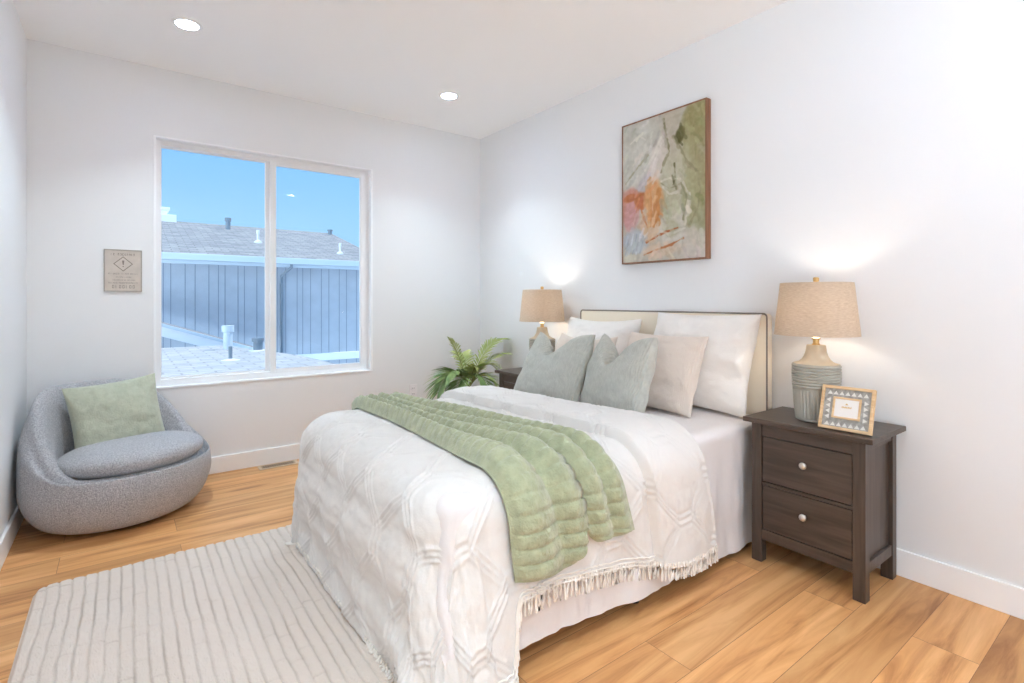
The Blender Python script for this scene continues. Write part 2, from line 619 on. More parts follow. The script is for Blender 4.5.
# window: horizontal slider set in the wall, a slim casing lip around it
win = thing('window_1', ((wx0 + wx1) / 2, .05, wz0))
structure(win)
ww, wh = wx1 - wx0, wz1 - wz0
hx = ww / 2
def ring(b, x0, x1, z0, z1, tl, tr, tb, tt_, y0, y1, bev=.002):
    """four members meeting end to end"""
    b.box(x0, x0 + tl, y0, y1, z0, z1, bev).box(x1 - tr, x1, y0, y1, z0, z1, bev)
    b.box(x0 + tl, x1 - tr, y0, y1, z0, z0 + tb, bev).box(x0 + tl, x1 - tr, y0, y1, z1 - tt_, z1, bev)
    return b
ring(MB(), -hx - .003, hx + .003, -.003, wh + .003, .014, .014, .012, .012, -.056, .004).build('casing', M['trim'], win)
ring(MB(), -hx, hx, 0, wh, .040, .044, .050, .044, .006, .078).build('window_frame', M['vinyl'], win)
mid = -.014
ring(MB(), -hx + .036, mid + .004, .046, wh - .040, .010, .044, .018, .010, .036, .060).build('fixed_sash', M['vinyl'], win)
s0, s1 = mid - .012, hx - .030
sash = ring(MB(), s0, s1, .038, wh - .036, .042, .050, .030, .032, .004, .033).build('sliding_sash', M['vinyl'], win)
MB().box(s0 + .010, s0 + .026, -.006, .006, wh * .47, wh * .53, .003).build('latch', M['vinyl'], sash)
raw('pane', [(-hx + .03, .048, .03), (mid, .048, .03), (mid, .048, wh - .03), (-hx + .03, .048, wh - .03)], [(0, 1, 2, 3)], M['glass'], win, False)
raw('pane', [(s0 + .02, .021, .03), (s1 - .02, .021, .03), (s1 - .02, .021, wh - .03), (s0 + .02, .021, wh - .03)], [(0, 1, 2, 3)], M['glass'], win, False)

# ceiling downlights: two in view, a row placed from its reflection, an added rear pair
def downlight(x, y, label, watts=DOWNLIGHT_W):
    t = thing('recessed_downlight', (x, y, H), label=label, cat='ceiling light', group='recessed ceiling downlights')
    MB().lathe([(.056, -.001), (.056, -.006), (.072, -.004), (.076, 0), (.056, 0)], 40).build('trim_ring', M['trim'], t, True)
    MB().lathe([(.0, -.0035), (.056, -.0035)], 40).build('diffuser', M['diffuser'], t)
    ld = bpy.data.lights.new('downlight', 'AREA')
    ld.shape = 'DISK'
    ld.size = .12
    ld.spread = R(105)
    ld.energy = watts
    ld.color = (.74, .91, 1.0)
    lo = bpy.data.objects.new('lamp_light', ld)
    C.objects.link(lo)
    lo.parent = t
    lo.location = (0, 0, -.012)
    return t
downlight(-2.441, -.751, 'round recessed ceiling downlight in the left part of the ceiling, above the grey chair')
downlight(-.770, -.745, 'round recessed ceiling downlight near the right corner, above the far lamp and palm')
for (x, y, wt, wh_) in ((-2.441, -3.70, 13.0, 'just over the camera at the left wall'), (-.770, -3.70, 0.8, 'just over the camera at the headboard wall'), (-2.60, -5.40, 18.0, 'added as unseen fill behind the camera at the left wall'), (-.69, -5.40, 2.0, 'added as unseen fill behind the camera at the headboard wall')):  # rear pair is added fill; watts set unevenly to balance the light
    downlight(x, y, 'round recessed ceiling downlight ' + wh_, wt)

# ================================================================== BED
bxh, bxf = -.09, -1.985           # headboard face, foot of the mattress
byF, byN = -1.435, -2.805         # far and near side
bed = thing('bed', (-1.05, -2.12, 0), label='full size bed with cream upholstered headboard with dark piping against the right wall', cat='bed')
def on_bed(x, y, z):
    return (x + 1.05, y + 2.12, z)
# headboard: softly padded slab with piping round its face
def rounded_rect(y0, y1, z0, z1, r, n=8):
    pts = []
    for (cy_, cz_, a0) in ((y1 - r, z1 - r, 0), (y0 + r, z1 - r, pi / 2)):
        for k in range(n + 1):
            a = a0 + (pi / 2) * k / n
            pts.append((cy_ + r * cos(a), cz_ + r * sin(a)))
    return pts
hy0, hy1, hz1 = -2.795, -1.445, 1.135
b = MB()
pts = [(hy1, .12)] + rounded_rect(hy0, hy1, .12, hz1, .018) + [(hy0, .12)]
t = bmesh.new()
vs_ = [t.verts.new(on_bed(-.022, y, z)) for y, z in pts]
f = t.faces.new(vs_)
ex = bmesh.ops.extrude_face_region(t, geom=[f])
for v in [g for g in ex['geom'] if isinstance(g, bmesh.types.BMVert)]:
    v.co.x -= .062
bmesh.ops.recalc_face_normals(t, faces=t.faces)
bmesh.ops.bevel(t, geom=[e for e in t.edges if len(e.link_faces) == 2 and e.calc_face_angle(0) > 1.0], offset=.008, segments=2, profile=.5, affect='EDGES')
b.merge(t)
hb = b.build('headboard', M['headboard'], bed, True)
pp = [on_bed(-.083, hy1 + .001, .3)] + [on_bed(-.083, y, z) for y, z in rounded_rect(hy0 - .001, hy1 + .001, .12, hz1 + .001, .019)] + [on_bed(-.083, hy0 - .001, .3)]
MB().tube(pp, .0045, 8).build('piping', M['piping'], hb, True)
bb = MB()
bb.box(-.90, .94, -.655, .655, .14, .30, .02)
bb.build('bed_base', M['mattress'], bed)
bb = MB()
bb.box(-.92, .955, -.675, .675, .30, .592, .05, 4)
bb.build('mattress', M['mattress'], bed, True)
for lx, ly in ((-.68, -.60), (-.68, .60), (.85, -.60), (.85, .60), (-.04, -.655), (-.04, .60)):
    MB().lathe([(.018, 0), (.026, .14)], 16, lx, ly).build('leg', M['base_black'], bed, True)

def drape(d, Rr, flare):
    """arc then hang: horizontal reach and drop for cloth length d past the start of the edge"""
    q = Rr * pi / 2
    th = np.clip(d / Rr, 0, pi / 2)
    h = Rr * np.sin(th)
    v = Rr * (1 - np.cos(th))
    ex_ = np.maximum(d - q, 0)
    h = h + flare * ex_
    v = v + ex_ * np.sqrt(max(0, 1 - flare ** 2))
    return h, v
class Shell:
    """rounded bed block a cloth lies on: top height, foot, far and near sides"""
    def __init__(s, zt, xf, yf, yn, Rr, flare=.03, floor_z=.012):
        s.zt, s.xf, s.yf, s.yn, s.R, s.flare, s.fz = zt, xf, yf, yn, Rr, flare, floor_z
    def __call__(s, a, bb_, o, corner_fold=0.0, near_flare=0.0):
        """a flat x, bb_ flat y, o offset outward; arrays"""
        Rr = s.R
        x0 = s.xf + Rr
        n0 = s.yn + Rr
        f0 = s.yf - Rr
        da = np.maximum(x0 - a, 0)
        near = np.maximum(n0 - bb_, 0)
        far = np.maximum(bb_ - f0, 0)
        db = np.maximum(near, far)
        sy = np.where(near > 0, -1.0, 1.0)
        r = np.hypot(da, db)
        phi = np.arctan2(da, np.maximum(db, 1e-9))       # 0 side, pi/2 foot
        ro = Rr + o
        scale = np.where(r > 1e-9, 1.0, 1.0)
        h, v = np.zeros_like(r), np.zeros_like(r)
        q = Rr * pi / 2
        th = np.clip(r / Rr, 0, pi / 2)
        ex_ = np.maximum(r - q, 0)
        cf = np.sin(2 * np.clip(phi, 0, pi / 2)) * ((da > 0) & (db > 0))
        fl = s.flare + .10 * cf * (near > 0) + near_flare * (near > 0) * np.cos(phi) ** 2
        h = ro * np.sin(th) + fl * ex_
        v = Rr - ro * np.cos(th) + ex_ * np.sqrt(np.maximum(0, 1 - fl ** 2))
        if corner_fold:
            h = h + corner_fold * np.sin(phi * 6.0 + .5) * cf * np.clip(ex_ / .5, 0, 1.2) ** 1.6
        top = s.zt
        over = np.maximum(v - (top - s.fz - np.minimum(o, .03) ), 0)
        v = v - over
        h = h + over * np.where(far > 0, .12, .85)
        x = np.where(da > 0, x0 - h * np.sin(phi), a)
        ybase = np.where(near > 0, n0, np.where(far > 0, f0, bb_))
        y = np.where(db > 0, ybase + sy * h * np.where(da > 0, np.cos(phi), 1.0), bb_)
        # plain side / plain foot
        x = np.where((da > 0) & (db <= 0), x0 - h, x)
        z = top - v
        return np.stack([x, y, z], -1)

# --- fitted white sheet with long sides -----------------------------------
sh = Shell(.607, -1.975, -1.425, -2.812, .05, .035)
a_ = np.linspace(-.105, -2.25, 150)
lb = np.linspace(-1.425 + .36, -2.812 - .555, 170)
A, B = np.meshgrid(a_, lb, indexing='ij')
hem = .025 * sstep(-.9, -1.9, A) * 0
P = sh(A, B, 0.0)
N = grid_normals(P)
if N[75, 85, 2] < 0: N = -N
side = sstep(.0, .3, -2.78 - B) 
wr = .018 * fbm(A * 7, B * .9, 3, 3) * side + .005 * fbm(A * 5, B * 8, 4, 3) * (1 - side) + .004 * fbm(A * 3, B * 14, 6, 2) * side
P = P + N * (wr + .004)[..., None]
P[..., 2] += .055 * sstep(-.5, -1.8, P[..., 0]) * sstep(.25, .05, P[..., 2]) * (B < -2.7)
P[..., 2] = np.maximum(P[..., 2], .02)
sheet = raw('bed_sheet', P.reshape(-1, 3), grid_faces(*A.shape), M['sheet'])
tag(sheet, 'plain white bed sheet hanging down the side of the mattress below the duvet', 'bed sheet')

# --- duvet ------------------------------------------------------------------
dv = Shell(.634, -2.035, -1.40, -2.832, .15, .015)
def duvet_path(n_flap=60, n_roll=18, n_top=230, n_foot=120):
    a, o, q = [], [], []
    for t in np.linspace(0, 1, n_flap, endpoint=False):
        a.append(-1.075 + t * .375); o.append(.054 - .044 * (1 - min(1, t / .07)) ** 2 + .012 * sin(pi * t)); q.append(-t)
    for t in np.linspace(0, 1, n_roll, endpoint=False):
        a.append(-.70 + .030 * sin(pi * t)); o.append(.029 + .027 * cos(pi * t)); q.append(-1)
    for t in np.linspace(0, 1, n_top, endpoint=False):
        a.append(-.70 - t * 1.235); o.append(.004 + .006 * min(1, t * 5)); q.append(t)
    for t in np.linspace(0, 1, n_foot):
        a.append(-1.935 - t * .655); o.append(.010); q.append(1)
    return np.array(a), np.array(o), np.array(q)
pa, po, pq = duvet_path()
s_arc = np.concatenate([[0], np.cumsum(np.abs(np.diff(pa)) + np.abs(np.diff(po)))])
nb = 400
DN, DF = .37, .16
bb_ = np.linspace(-1.40 - .15 + DF + .12, -2.832 + .15 - DN - .12, nb)
A, B = np.meshgrid(pa, bb_, indexing='ij')
n0_ = -2.832 + .15                       # the near hem rises toward the foot, then the corner falls to the floor
hang = .235 + .345 - .115 * sstep(-.75, -1.60, A) + .22 * sstep(-1.72, -1.83, A)
B = np.where(B < n0_, n0_ - (n0_ - B) / (n0_ - bb_[-1]) * hang, B)
O = np.repeat(po[:, None], nb, 1)
S = np.repeat(s_arc[:, None], nb, 1)
headw = sstep(-1.45, -.8, A)
across = np.clip((B + 2.83) / 1.4, -.4, 1.3)
A2 = A - headw * (.17 * np.clip(across, 0, 1.2) + .085 * sstep(-.28, .04, across))
dvP = dv(A2, B, O, .035, .11 * sstep(-1.62, -1.86, A) * sstep(-2.60, -2.2, A))
# corner at the near foot swings back along the side in a loose fold
x0c, n0c = -2.035 + .15, -2.832 + .15
da_ = np.maximum(x0c - A2, 0); db_ = np.maximum(n0c - B, 0)
drop = np.clip((.632 - dvP[..., 2]) / .6, 0, 1)
dvP[..., 0] += .05 * drop ** 2 * np.exp(-((A + 1.84) / .09) ** 2) * (B < -2.68)
N = grid_normals(dvP)
k0 = (60 + 18 + 60, nb // 2)
if N[k0][2] < 0: N = -N
# the flap layer runs the other way along a, so its grid normal already flips with the roll
tri = lambda t: 2 * np.abs(2 * (t - np.floor(t + .5))) - 1
U, V = S, B
def lines(q, period, half, width):
    r = (q / period - np.floor(q / period + .5)) * period
    out = 0
    for off in (-half, 0, half):
        out = out + np.exp(-((r - off) / width) ** 2)
    return out
zig = np.clip(1.6 * tri(U / .46), -1, 1) * .075
pat = np.maximum(lines(V + zig, .30, .026, .0055), lines(V - zig + .15, .30, .026, .0055))
wav = .005 * fbm(U * 2.2, V * 2.2, 11, 3)
fold_side = sstep(.02, .3, drop) * (.012 * fbm(U * 9, V * 1.1, 12, 3))
fold_foot = np.where(da_ > 0, .010 * fbm(U * 1.0, V * 8, 13, 3) * sstep(.05, .5, drop), 0)
fine = .0022 * fbm(U * 22, V * 22, 14, 3)
disp = .0065 * pat + wav + fold_side + fold_foot + fine
flapmask = (np.arange(len(pa)) < 78)[:, None]
disp = np.where(flapmask, 0.0055 * pat + .4 * wav + .5 * fold_side + fine + .004, disp)
bed_pos = dvP + N * disp[..., None]
over_rug = sstep(-1.74, -1.80, bed_pos[..., 0])
bed_pos[..., 2] = np.maximum(bed_pos[..., 2], .007 + .021 * over_rug)
duvet = raw('duvet', bed_pos.reshape(-1, 3), grid_faces(*A.shape), M['duvet'])
tag(duvet, 'white tufted duvet with fringed hem spread over the bed and folded back near the pillows', 'duvet')
# fringe of knotted tassels along the side hems and the foot hem
fr = MB()
def tassels(edge, inner, spacing, length, skip=lambda p: False):
    d = np.concatenate([[0], np.cumsum(np.linalg.norm(np.diff(edge, axis=0), axis=1))])
    n = int(d[-1] / spacing)
    for i in range(n):
        s_ = (i + .5) * spacing
        k = np.searchsorted(d, s_) - 1
        f_ = (s_ - d[k]) / max(d[k + 1] - d[k], 1e-9)
        p = edge[k] * (1 - f_) + edge[k + 1] * f_
        q = inner[k] * (1 - f_) + inner[k + 1] * f_
        if skip(p): continue
        dn = Vector(p - q).normalized()
        dn = (dn * .6 + Vector((0, 0, -.75)) + Vector((random.uniform(-.2, .2), random.uniform(-.2, .2), 0)) * .5).normalized()
        p0 = Vector(p) - dn * .012
        pts = []
        for t_ in (0, .3, .34, .7, 1):
            v = p0 + dn * length * t_ + Vector((random.uniform(-.002, .002), random.uniform(-.002, .002), 0))
            v.z = max(v.z, .007 + .021 * (1 if v.x < -1.79 else 0))
            pts.append(v)
        fr.tube(pts, [.0042, .0058, .0036, .0054, .0040], 5)
tassels(bed_pos[:, -1], bed_pos[:, -6], .0155, .068)
tassels(bed_pos[-1, :], bed_pos[-6, :], .016, .05)
fro = fr.build('fringe', M['fringe'], duvet, True)
fro['kind'] = 'stuff'
# lattice heading that the tassels hang from
hd = MB()
for rowk in (-1, -4, -7):
    hd.tube([tuple(p) for p in (bed_pos[:, rowk] + N[:, rowk] * .003)], .0028, 5)
hd.build('fringe_heading', M['fringe'], duvet, True)

# --- green throw --------------------------------------------------------------
nw, nl = 220, 360
w_ = np.linspace(0, 1, nw)
Wg, Lg = np.meshgrid(w_, np.linspace(0, 1, nl), indexing='ij')
def drop_len(w):
    d = np.where(w < .52, .185 + .02 * np.sin(w * 6), .155 + .03 * (w - .55))
    dip = np.exp(-((w - .545) / .055) ** 2) * .06
    return d - dip
end_near = -2.832 + .15 - .235 - (drop_len(Wg)) - .0
start_far = -1.40 - .10 + .05 + .05 * np.sin(Wg * 9) 
Bt = start_far + (end_near - start_far) * Lg
frac = np.clip((-1.45 - Bt) / (2.80 - 1.45), 0, 1.3)
edgeF = -1.77 + .01 * frac + .02 * np.sin(frac * 5)
edgeH = -1.47 + .20 * frac ** 1.25 + .01 * np.sin(frac * 7 + 1)
tdrop = sstep(1.02, 1.3, frac)
edgeH = edgeH + .04 * tdrop
edgeF = edgeF + .01 * tdrop
At = edgeF + (edgeH - edgeF) * Wg
nf = 4.2
ph = nf * Wg + .55 * np.sin(frac * 3.0 + 1.0) * np.sin(pi * Wg) + .10 * fbm(frac * 2, Wg * 2, 21, 2)
ridge = (np.sqrt(np.sin(pi * ph) ** 2 + .03) - .15) / .87
edge_in = sstep(0, .05, Wg) * sstep(1, .95, Wg)
end_in = sstep(0, .012, Lg) * sstep(1, .988, Lg)
dist = (start_far - Bt)
ribp = .050
rr = (-1.40 - Bt) / ribp
ribd = np.abs(rr - np.round(rr)) * ribp
rib = -(.0060 + .003 * tdrop) * np.exp(-(ribd / .0045) ** 2) + .0012 * np.cos(2 * pi * (rr - .5))
amp = .054 - .022 * sstep(.9, 1.08, frac)
off = .007 + (amp * ridge * (.92 + .2 * fbm(frac * 2, Wg * 2, 22, 2)) + .012 + rib + .002 * fbm(Wg * 40, Lg * 120, 23, 2)) * edge_in * (.3 + .7 * end_in)
# the duvet's far/near profile is followed with the offset; the folds add sideways lean
tsh = Shell(.646, -2.045, -1.40, -2.845, .15, .03)
Pt = tsh(At, Bt, 0.0)
Nt = grid_normals(Pt)
if Nt[110, 110, 2] < 0: Nt = -Nt
Pt = Pt + Nt * off[..., None]
V_ = Pt.reshape(-1, 3)
# closed underside so the blanket has thickness
inner_ = (Pt - Nt * np.maximum(off - .012, .001)[..., None]).reshape(-1, 3)
F1 = grid_faces(nw, nl)
F2 = F1[:, ::-1] + nw * nl
rim = []
idx = lambda i, j: i * nl + j
loop = [idx(i, 0) for i in range(nw)] + [idx(nw - 1, j) for j in range(1, nl)] + [idx(i, nl - 1) for i in range(nw - 2, -1, -1)] + [idx(0, j) for j in range(nl - 2, 0, -1)]
for k in range(len(loop)):
    a, b_ = loop[k], loop[(k + 1) % len(loop)]
    rim.append((a, b_, b_ + nw * nl, a + nw * nl))
thr = raw('throw_blanket', np.concatenate([V_, inner_]), np.concatenate([F1, F2, np.array(rim)]), M['throw'])
tag(thr, 'sage green ribbed plush throw blanket bunched across the bed and hanging over its side', 'blanket')

# --- pillows --------------------------------------------------------------------
def pillow_mesh(w, h, t, seed, chop=0.0, chop_at=0.0, pinch=.07, wr=.006, n=46, sag=0.0, flop=0.0):
    s = np.linspace(-1, 1, n)
    s = np.sign(s) * np.abs(s) ** .9
    S_, T_ = np.meshgrid(s, s, indexing='ij')
    X = w / 2 * S_ * (1 - pinch * (1 - T_ ** 2) * np.abs(S_) ** 2)
    Z = h / 2 * T_ * (1 - pinch * (1 - S_ ** 2) * np.abs(T_) ** 2)
    th = t / 2 * (np.clip(1 - np.abs(S_) ** 2.6, 0, 1) * np.clip(1 - np.abs(T_) ** 2.6, 0, 1)) ** .52
    edge = np.clip(np.minimum(1 - np.abs(S_), 1 - np.abs(T_)) / .10, 0, 1)
    crease = np.zeros_like(S_)
    if chop:
        g = np.exp(-np.abs((S_ - chop_at) / .36) ** 1.5)
        up = sstep(-.15, 1.0, T_)
        Z = Z - chop * g * up ** 1.6
        crease = g * up
        th = th * (1 + .22 * (1 - g) * up) - .3 * th * crease
        X = X - np.sign(S_ - chop_at) * .035 * up ** 2 * np.abs(S_ - chop_at)
    if sag:
        Z = Z - sag * sstep(-.2, 1, T_) * (1 - S_ ** 2)
    verts = []
    for sgn in (-1, 1):
        nz = wr * fbm(S_ * 2.2 + 5 * sgn, T_ * 2.2, seed, 4) * edge + wr * .6 * np.sin(9 * np.arctan2(T_, S_) + seed) * edge * np.clip(np.maximum(np.abs(S_), np.abs(T_)) - .35, 0, 1)
        Y = sgn * (th + nz * (th > 0)) - .02 * crease * (sgn < 0) * -1
        if flop:
            Y = Y + flop * np.clip(T_ - .2, 0, 1) ** 2
        verts.append(np.stack([X, Y, Z + h / 2], -1).reshape(-1, 3))
    F = grid_faces(n, n)
    Fb = F[:, ::-1] + n * n
    V2 = np.concatenate(verts)
    # weld the two faces along the border
    border = [i * n + j for i in range(n) for j in range(n) if i in (0, n - 1) or j in (0, n - 1)]
    remap = np.arange(2 * n * n)
    for k in border:
        remap[k + n * n] = k
    return V2, np.concatenate([F, remap[Fb]])
def pillow(name, m, w, h, t, loc, rz, lean, seed, label, cat='pillow', group=None, roll=0.0, welt=None, **kw):
    V2, F2 = pillow_mesh(w, h, t, seed, **kw)
    o = raw(name, V2, F2, m)
    me = o.data
    bm_ = bmesh.new(); bm_.from_mesh(me)
    loose = [v for v in bm_.verts if not v.link_faces]
    bmesh.ops.delete(bm_, geom=loose, context='VERTS')
    bmesh.ops.recalc_face_normals(bm_, faces=bm_.faces)
    bm_.to_mesh(me); bm_.free()
    o.rotation_mode = 'XYZ'
    Mx = Matrix.Translation(loc) @ Matrix.Rotation(rz, 4, 'Z') @ Matrix.Rotation(-lean, 4, 'X') @ Matrix.Rotation(roll, 4, 'Y')
    o.matrix_world = Mx
    sub = o.modifiers.new('smooth', 'SUBSURF'); sub.levels = 1; sub.render_levels = 1
    tag(o, label, cat, group)
    return o
RZ = -pi / 2
zb = .612
pillow('bed_pillow', M['pillow_white'], .66, .51, .19, (-.27, -1.68, zb), RZ, R(20), 1, 'large white pillow against the headboard beside the far lamp', group='large white pillows against the headboard', wr=.016, sag=.015)
pillow('bed_pillow', M['pillow_white'], .66, .55, .20, (-.25, -2.45, zb), RZ, R(17), 2, 'large white pillow against the headboard next to the near nightstand', group='large white pillows against the headboard', wr=.016, sag=.0)
pillow('accent_pillow', M['pillow_beige'], .52, .41, .16, (-.45, -1.72, zb), RZ, R(24), 3, 'beige ribbed pillow mostly hidden behind the far green pillow', group='beige ribbed pillows', wr=.009, sag=.03)
pillow('accent_pillow', M['pillow_beige'], .52, .44, .16, (-.45, -2.34, zb), RZ, R(22), 4, 'beige ribbed pillow between the near white pillow and the near green pillow', group='beige ribbed pillows', wr=.010)
pillow('accent_pillow', M['pillow_sage'], .54, .47, .17, (-.75, -1.79, zb - .015), RZ + R(4), R(29), 5, 'grey green woven pillow with a dented top, the farther from the camera of two', group='grey green dented pillows', chop=.17, chop_at=-.12, wr=.009)
pillow('accent_pillow', M['pillow_sage'], .53, .46, .17, (-.705, -2.262, zb - .02), RZ - R(12), R(20), 6, 'grey green woven pillow with a dented top, the one in front of the beige pillow', group='grey green dented pillows', chop=.19, chop_at=-.15, wr=.009)

# ================================================================== NIGHTSTANDS
def nightstand(cy_, label):
    hw = .2325
    t = thing('nightstand', (-.02, cy_, 0), label=label, cat='nightstand', group='dark wooden two drawer nightstands')
    X0, X1 = -.358, -.012                 # front, back
    MB().box(X0 - .022, .0, -hw - .032, hw + .032, .640, .662, .003).build('top', M['darkwood'], t)
    lw = .046
    for lx in (X0, X1 - lw):
        for ly in (-hw, hw - lw):
            lb = MB().box(lx, lx + lw, ly, ly + lw, 0, .640, .002)
            for v in lb.bm.verts:
                if v.co.z < .05 and lx == X0:
                    pass
            lb.build('leg', M['darkwood_v'], t)
    # carcass: side panels set back between the legs, back, rails
    for sgn in (-1, 1):
        y_in = sgn * (hw - .016)
        b = MB().box(X0 + lw, X1 - lw, min(y_in, y_in - sgn * .010), max(y_in, y_in - sgn * .010), .14, .640)
        sp = b.build('side_panel', M['darkwood_v'], t)
        ya, yb = sorted((sgn * (hw - .004), sgn * (hw - .022)))
        for z0, z1 in ((.104, .150), (.60, .640)):
            MB().box(X0 + lw, X1 - lw, ya, yb, z0, z1, .002).build('side_rail', M['darkwood'], t)
    MB().box(X1 - .03, X1 - .02, -hw + .02, hw - .02, .11, .64).build('back_panel', M['darkwood'], t)
    for z0, z1 in ((.582, .640), (.358, .372), (.104, .152)):
        MB().box(X0 + .004, X0 + .026, -hw + lw, hw - lw, z0, z1, .0015).build('front_rail', M['darkwood'], t)
    for z0, z1 in ((.375, .579), (.155, .355)):
        d = MB().box(X0 + .006, X0 + .024, -hw + lw + .003, hw - lw - .003, z0, z1, .0025).build('drawer', M['darkwood'], t)
        zk = z0 + (z1 - z0) * .57
        k = MB()
        tm = bmesh.new()
        bmesh.ops.create_uvsphere(tm, u_segments=20, v_segments=12, radius=.0155)
        bmesh.ops.transform(tm, matrix=Matrix.Translation((X0 - .012, 0, zk)) @ Matrix.Diagonal((.55, 1, 1, 1)), verts=tm.verts)
        k.merge(tm)
        k.tube([(X0 + .006, 0, zk), (X0 - .006, 0, zk), (X0 - .012, 0, zk)], [.008, .006, .009], 14)
        k.build('knob', M['nickel'], d, True)
        MB().box(X0 + .03, X1 - .05, -hw + lw + .005, hw - lw - .005, z0 + .01, z1 - .03).build('drawer_box', M['gap'], d)
    return t
ns1 = nightstand(-3.107, 'dark wooden two drawer nightstand right of the bed, under the photo frame')
ns2 = copy_tree(ns1)
ns2.location = (-.02, -1.075, 0)
ns2['label'] = 'dark wooden two drawer nightstand on the far side of the bed next to the palm'

# ================================================================== TABLE LAMPS
def lamp(loc, label):
    t = thing('table_lamp', loc, label=label, cat='table lamp', group='ribbed ceramic table lamps')
    prof = []
    # lower body with vertical flutes, upper body with turned rings
    lower = [(.070, 0), (.078, .003)]
    nz = 26
    def rad(z):
        return .081 + .016 * (np.clip(z / .20, 0, 1)) ** .6
    for i in range(nz + 1):
        z = .006 + i * (.150 - .006) / nz
        lower.append((rad(z), z))
    nr = len(lower)
    def flute(i, k, r, z):
        return -.006 * (1 if k % 2 else 0) * (1 if .008 < z < .146 else 0)
    bl = MB().lathe(lower + [(0, .150)], 76, ripple=lambda i, k, r, z: flute(i, k, r, z) if i < nr else 0)
    body = bl.build('lamp_body', M['ceramic'], t, True, 60)
    up = []
    for i in range(97):
        z = .150 + i * (.254 - .150) / 96
        up.append((rad(z) + 0.0045 * (abs(sin(pi * (z - .150) / .0130)) - .5), z))
    up += [(.094, .257), (.0, .259)]
    MB().lathe([(0, .149)] + up, 64).build('ribbed_collar', M['ceramic'], body, True, 70)
    nk = [(.093, .256), (.086, .259), (.070, .265), (.057, .276), (.048, .293), (.042, .313), (.039, .336), (.037, .341), (.0, .342)]
    MB().lathe(nk, 48).build('lamp_neck', M['ceramic_neck'], body, True, 50)
    MB().lathe([(.016, .340), (.016, .346), (.0125, .349), (.0125, .366), (.018, .368), (.018, .372), (.0, .373)], 28).build('socket', M['gold'], t, True)
    zs0, zs1 = .386, .622
    r0, r1 = .171, .146
    th = .003
    shp = [(r0, zs0), (r1, zs1), (r1 - th, zs1), (r0 - th, zs0)]
    shade_ = MB().lathe(shp, 72, closed=True).build('lamp_shade', M['shade'], t, True, 35)
    h = MB()                                                   # harp and top spider
    h.tube([(0.05 * sin(pi * k / 16) if k < 16 else 0, 0, .366 + (zs1 - .01 - .366) * k / 16) for k in range(17)], .0022, 6)
    h.tube([(-0.05 * sin(pi * k / 16) if k < 16 else 0, 0, .366 + (zs1 - .01 - .366) * k / 16) for k in range(17)], .0022, 6)
    for k in range(3):
        a = 2 * pi * k / 3
        h.tube([(0, 0, zs1 - .01), ((r1 - .004) * cos(a), (r1 - .004) * sin(a), zs1 - .004)], .0018, 6)
    h.build('harp', M['gold'], t, True)
    MB().lathe([(.004, zs1 - .012), (.004, zs1 + .004), (.012, zs1 + .006), (.0125, zs1 + .022), (.010, zs1 + .025), (0, zs1 + .026)], 20).build('finial', M['gold'], t, True)
    MB().lathe([(.012, .37), (.014, .39), (.026, .42), (.030, .445), (.024, .468), (.0, .478)], 24).build('bulb', M['bulb'], t, True)
    ld = bpy.data.lights.new('lamp_bulb', 'POINT')
    ld.energy = LAMP_W
    ld.color = (1.0, .90, .76)
    ld.shadow_soft_size = .034
    lo = bpy.data.objects.new('bulb_light', ld)
    C.objects.link(lo)
    lo.parent = t
    lo.location = (0, 0, .50)
    return t
lp1 = lamp((-.215, -3.088, .662), 'ribbed sage ceramic table lamp with tan shade standing beside the photo frame')
lp2 = copy_tree(lp1)
lp2.location = (-.20, -1.150, .662)
lp2['label'] = 'table lamp with tan shade on the far nightstand, half hidden behind the pillows'

# ================================================================== PHOTO FRAME
fx = thing('photo_frame', (-.350, -3.2535, .6655), rz=RZ + R(3.3), rx=0, label='small photo frame of pale wood and patterned inlay standing on the near nightstand', cat='photo frame')
fx.rotation_euler = (Matrix.Rotation(RZ + R(3.3), 4, 'Z') @ Matrix.Rotation(R(-19), 4, 'X')).to_euler()
fw2, fh2 = .0975, .184
def ring_frame(b, x, z0, z1, t, y0, y1, bev=.0015):
    b.box(-x, -x + t, y0, y1, z0, z1, bev).box(x - t, x, y0, y1, z0, z1, bev)
    b.box(-x + t, x - t, y0, y1, z0, z0 + t, bev).box(-x + t, x - t, y0, y1, z1 - t, z1, bev)
    return b
ring_frame(MB(), fw2, 0, fh2, .012, -.010, .008).build('outer_frame', M['pale_wood'], fx)
MB().box(-fw2 + .011, fw2 - .011, -.004, .004, .011, fh2 - .011).build('inlay_band', M['mosaic'], fx)
pr = MB()
ix, iz0, iz1 = .052, .050, .136
def tri_pts(cx, cz, dx, dz, s):
    return [(cx - dz * s * .9, -.0055, cz - dx * s * .9), (cx + dz * s * .9, -.0055, cz + dx * s * .9), (cx + dx * s * 1.5, -.0055, cz + dz * s * 1.5)]
for k in range(7):
    x = -.066 + k * .022
    pr.poly(tri_pts(x, fh2 - .037, 0, 1, .0105), .002, (0, 1, 0))
    pr.poly(tri_pts(x, .016, 0, 1, .0105), .002, (0, 1, 0))
for k in range(4):
    z = .052 + k * .0235
    pr.poly(tri_pts(-.062, z, -1, 0, .0105), .002, (0, 1, 0))
    pr.poly(tri_pts(.062, z, 1, 0, .0105), .002, (0, 1, 0))
pr.build('inlay_triangles', M['inlay'], fx)
ring_frame(MB(), ix, iz0 - .002, iz1 + .002, .0085, -.008, .002, .001).build('inner_frame', M['pale_wood'], fx)
pc = MB().box(-ix + .007, ix - .007, -.0055, -.0045, iz0 + .006, iz1 - .006).build('photo_print', M['print'], fx)
em = MB()
zc = (iz0 + iz1) / 2 + .004
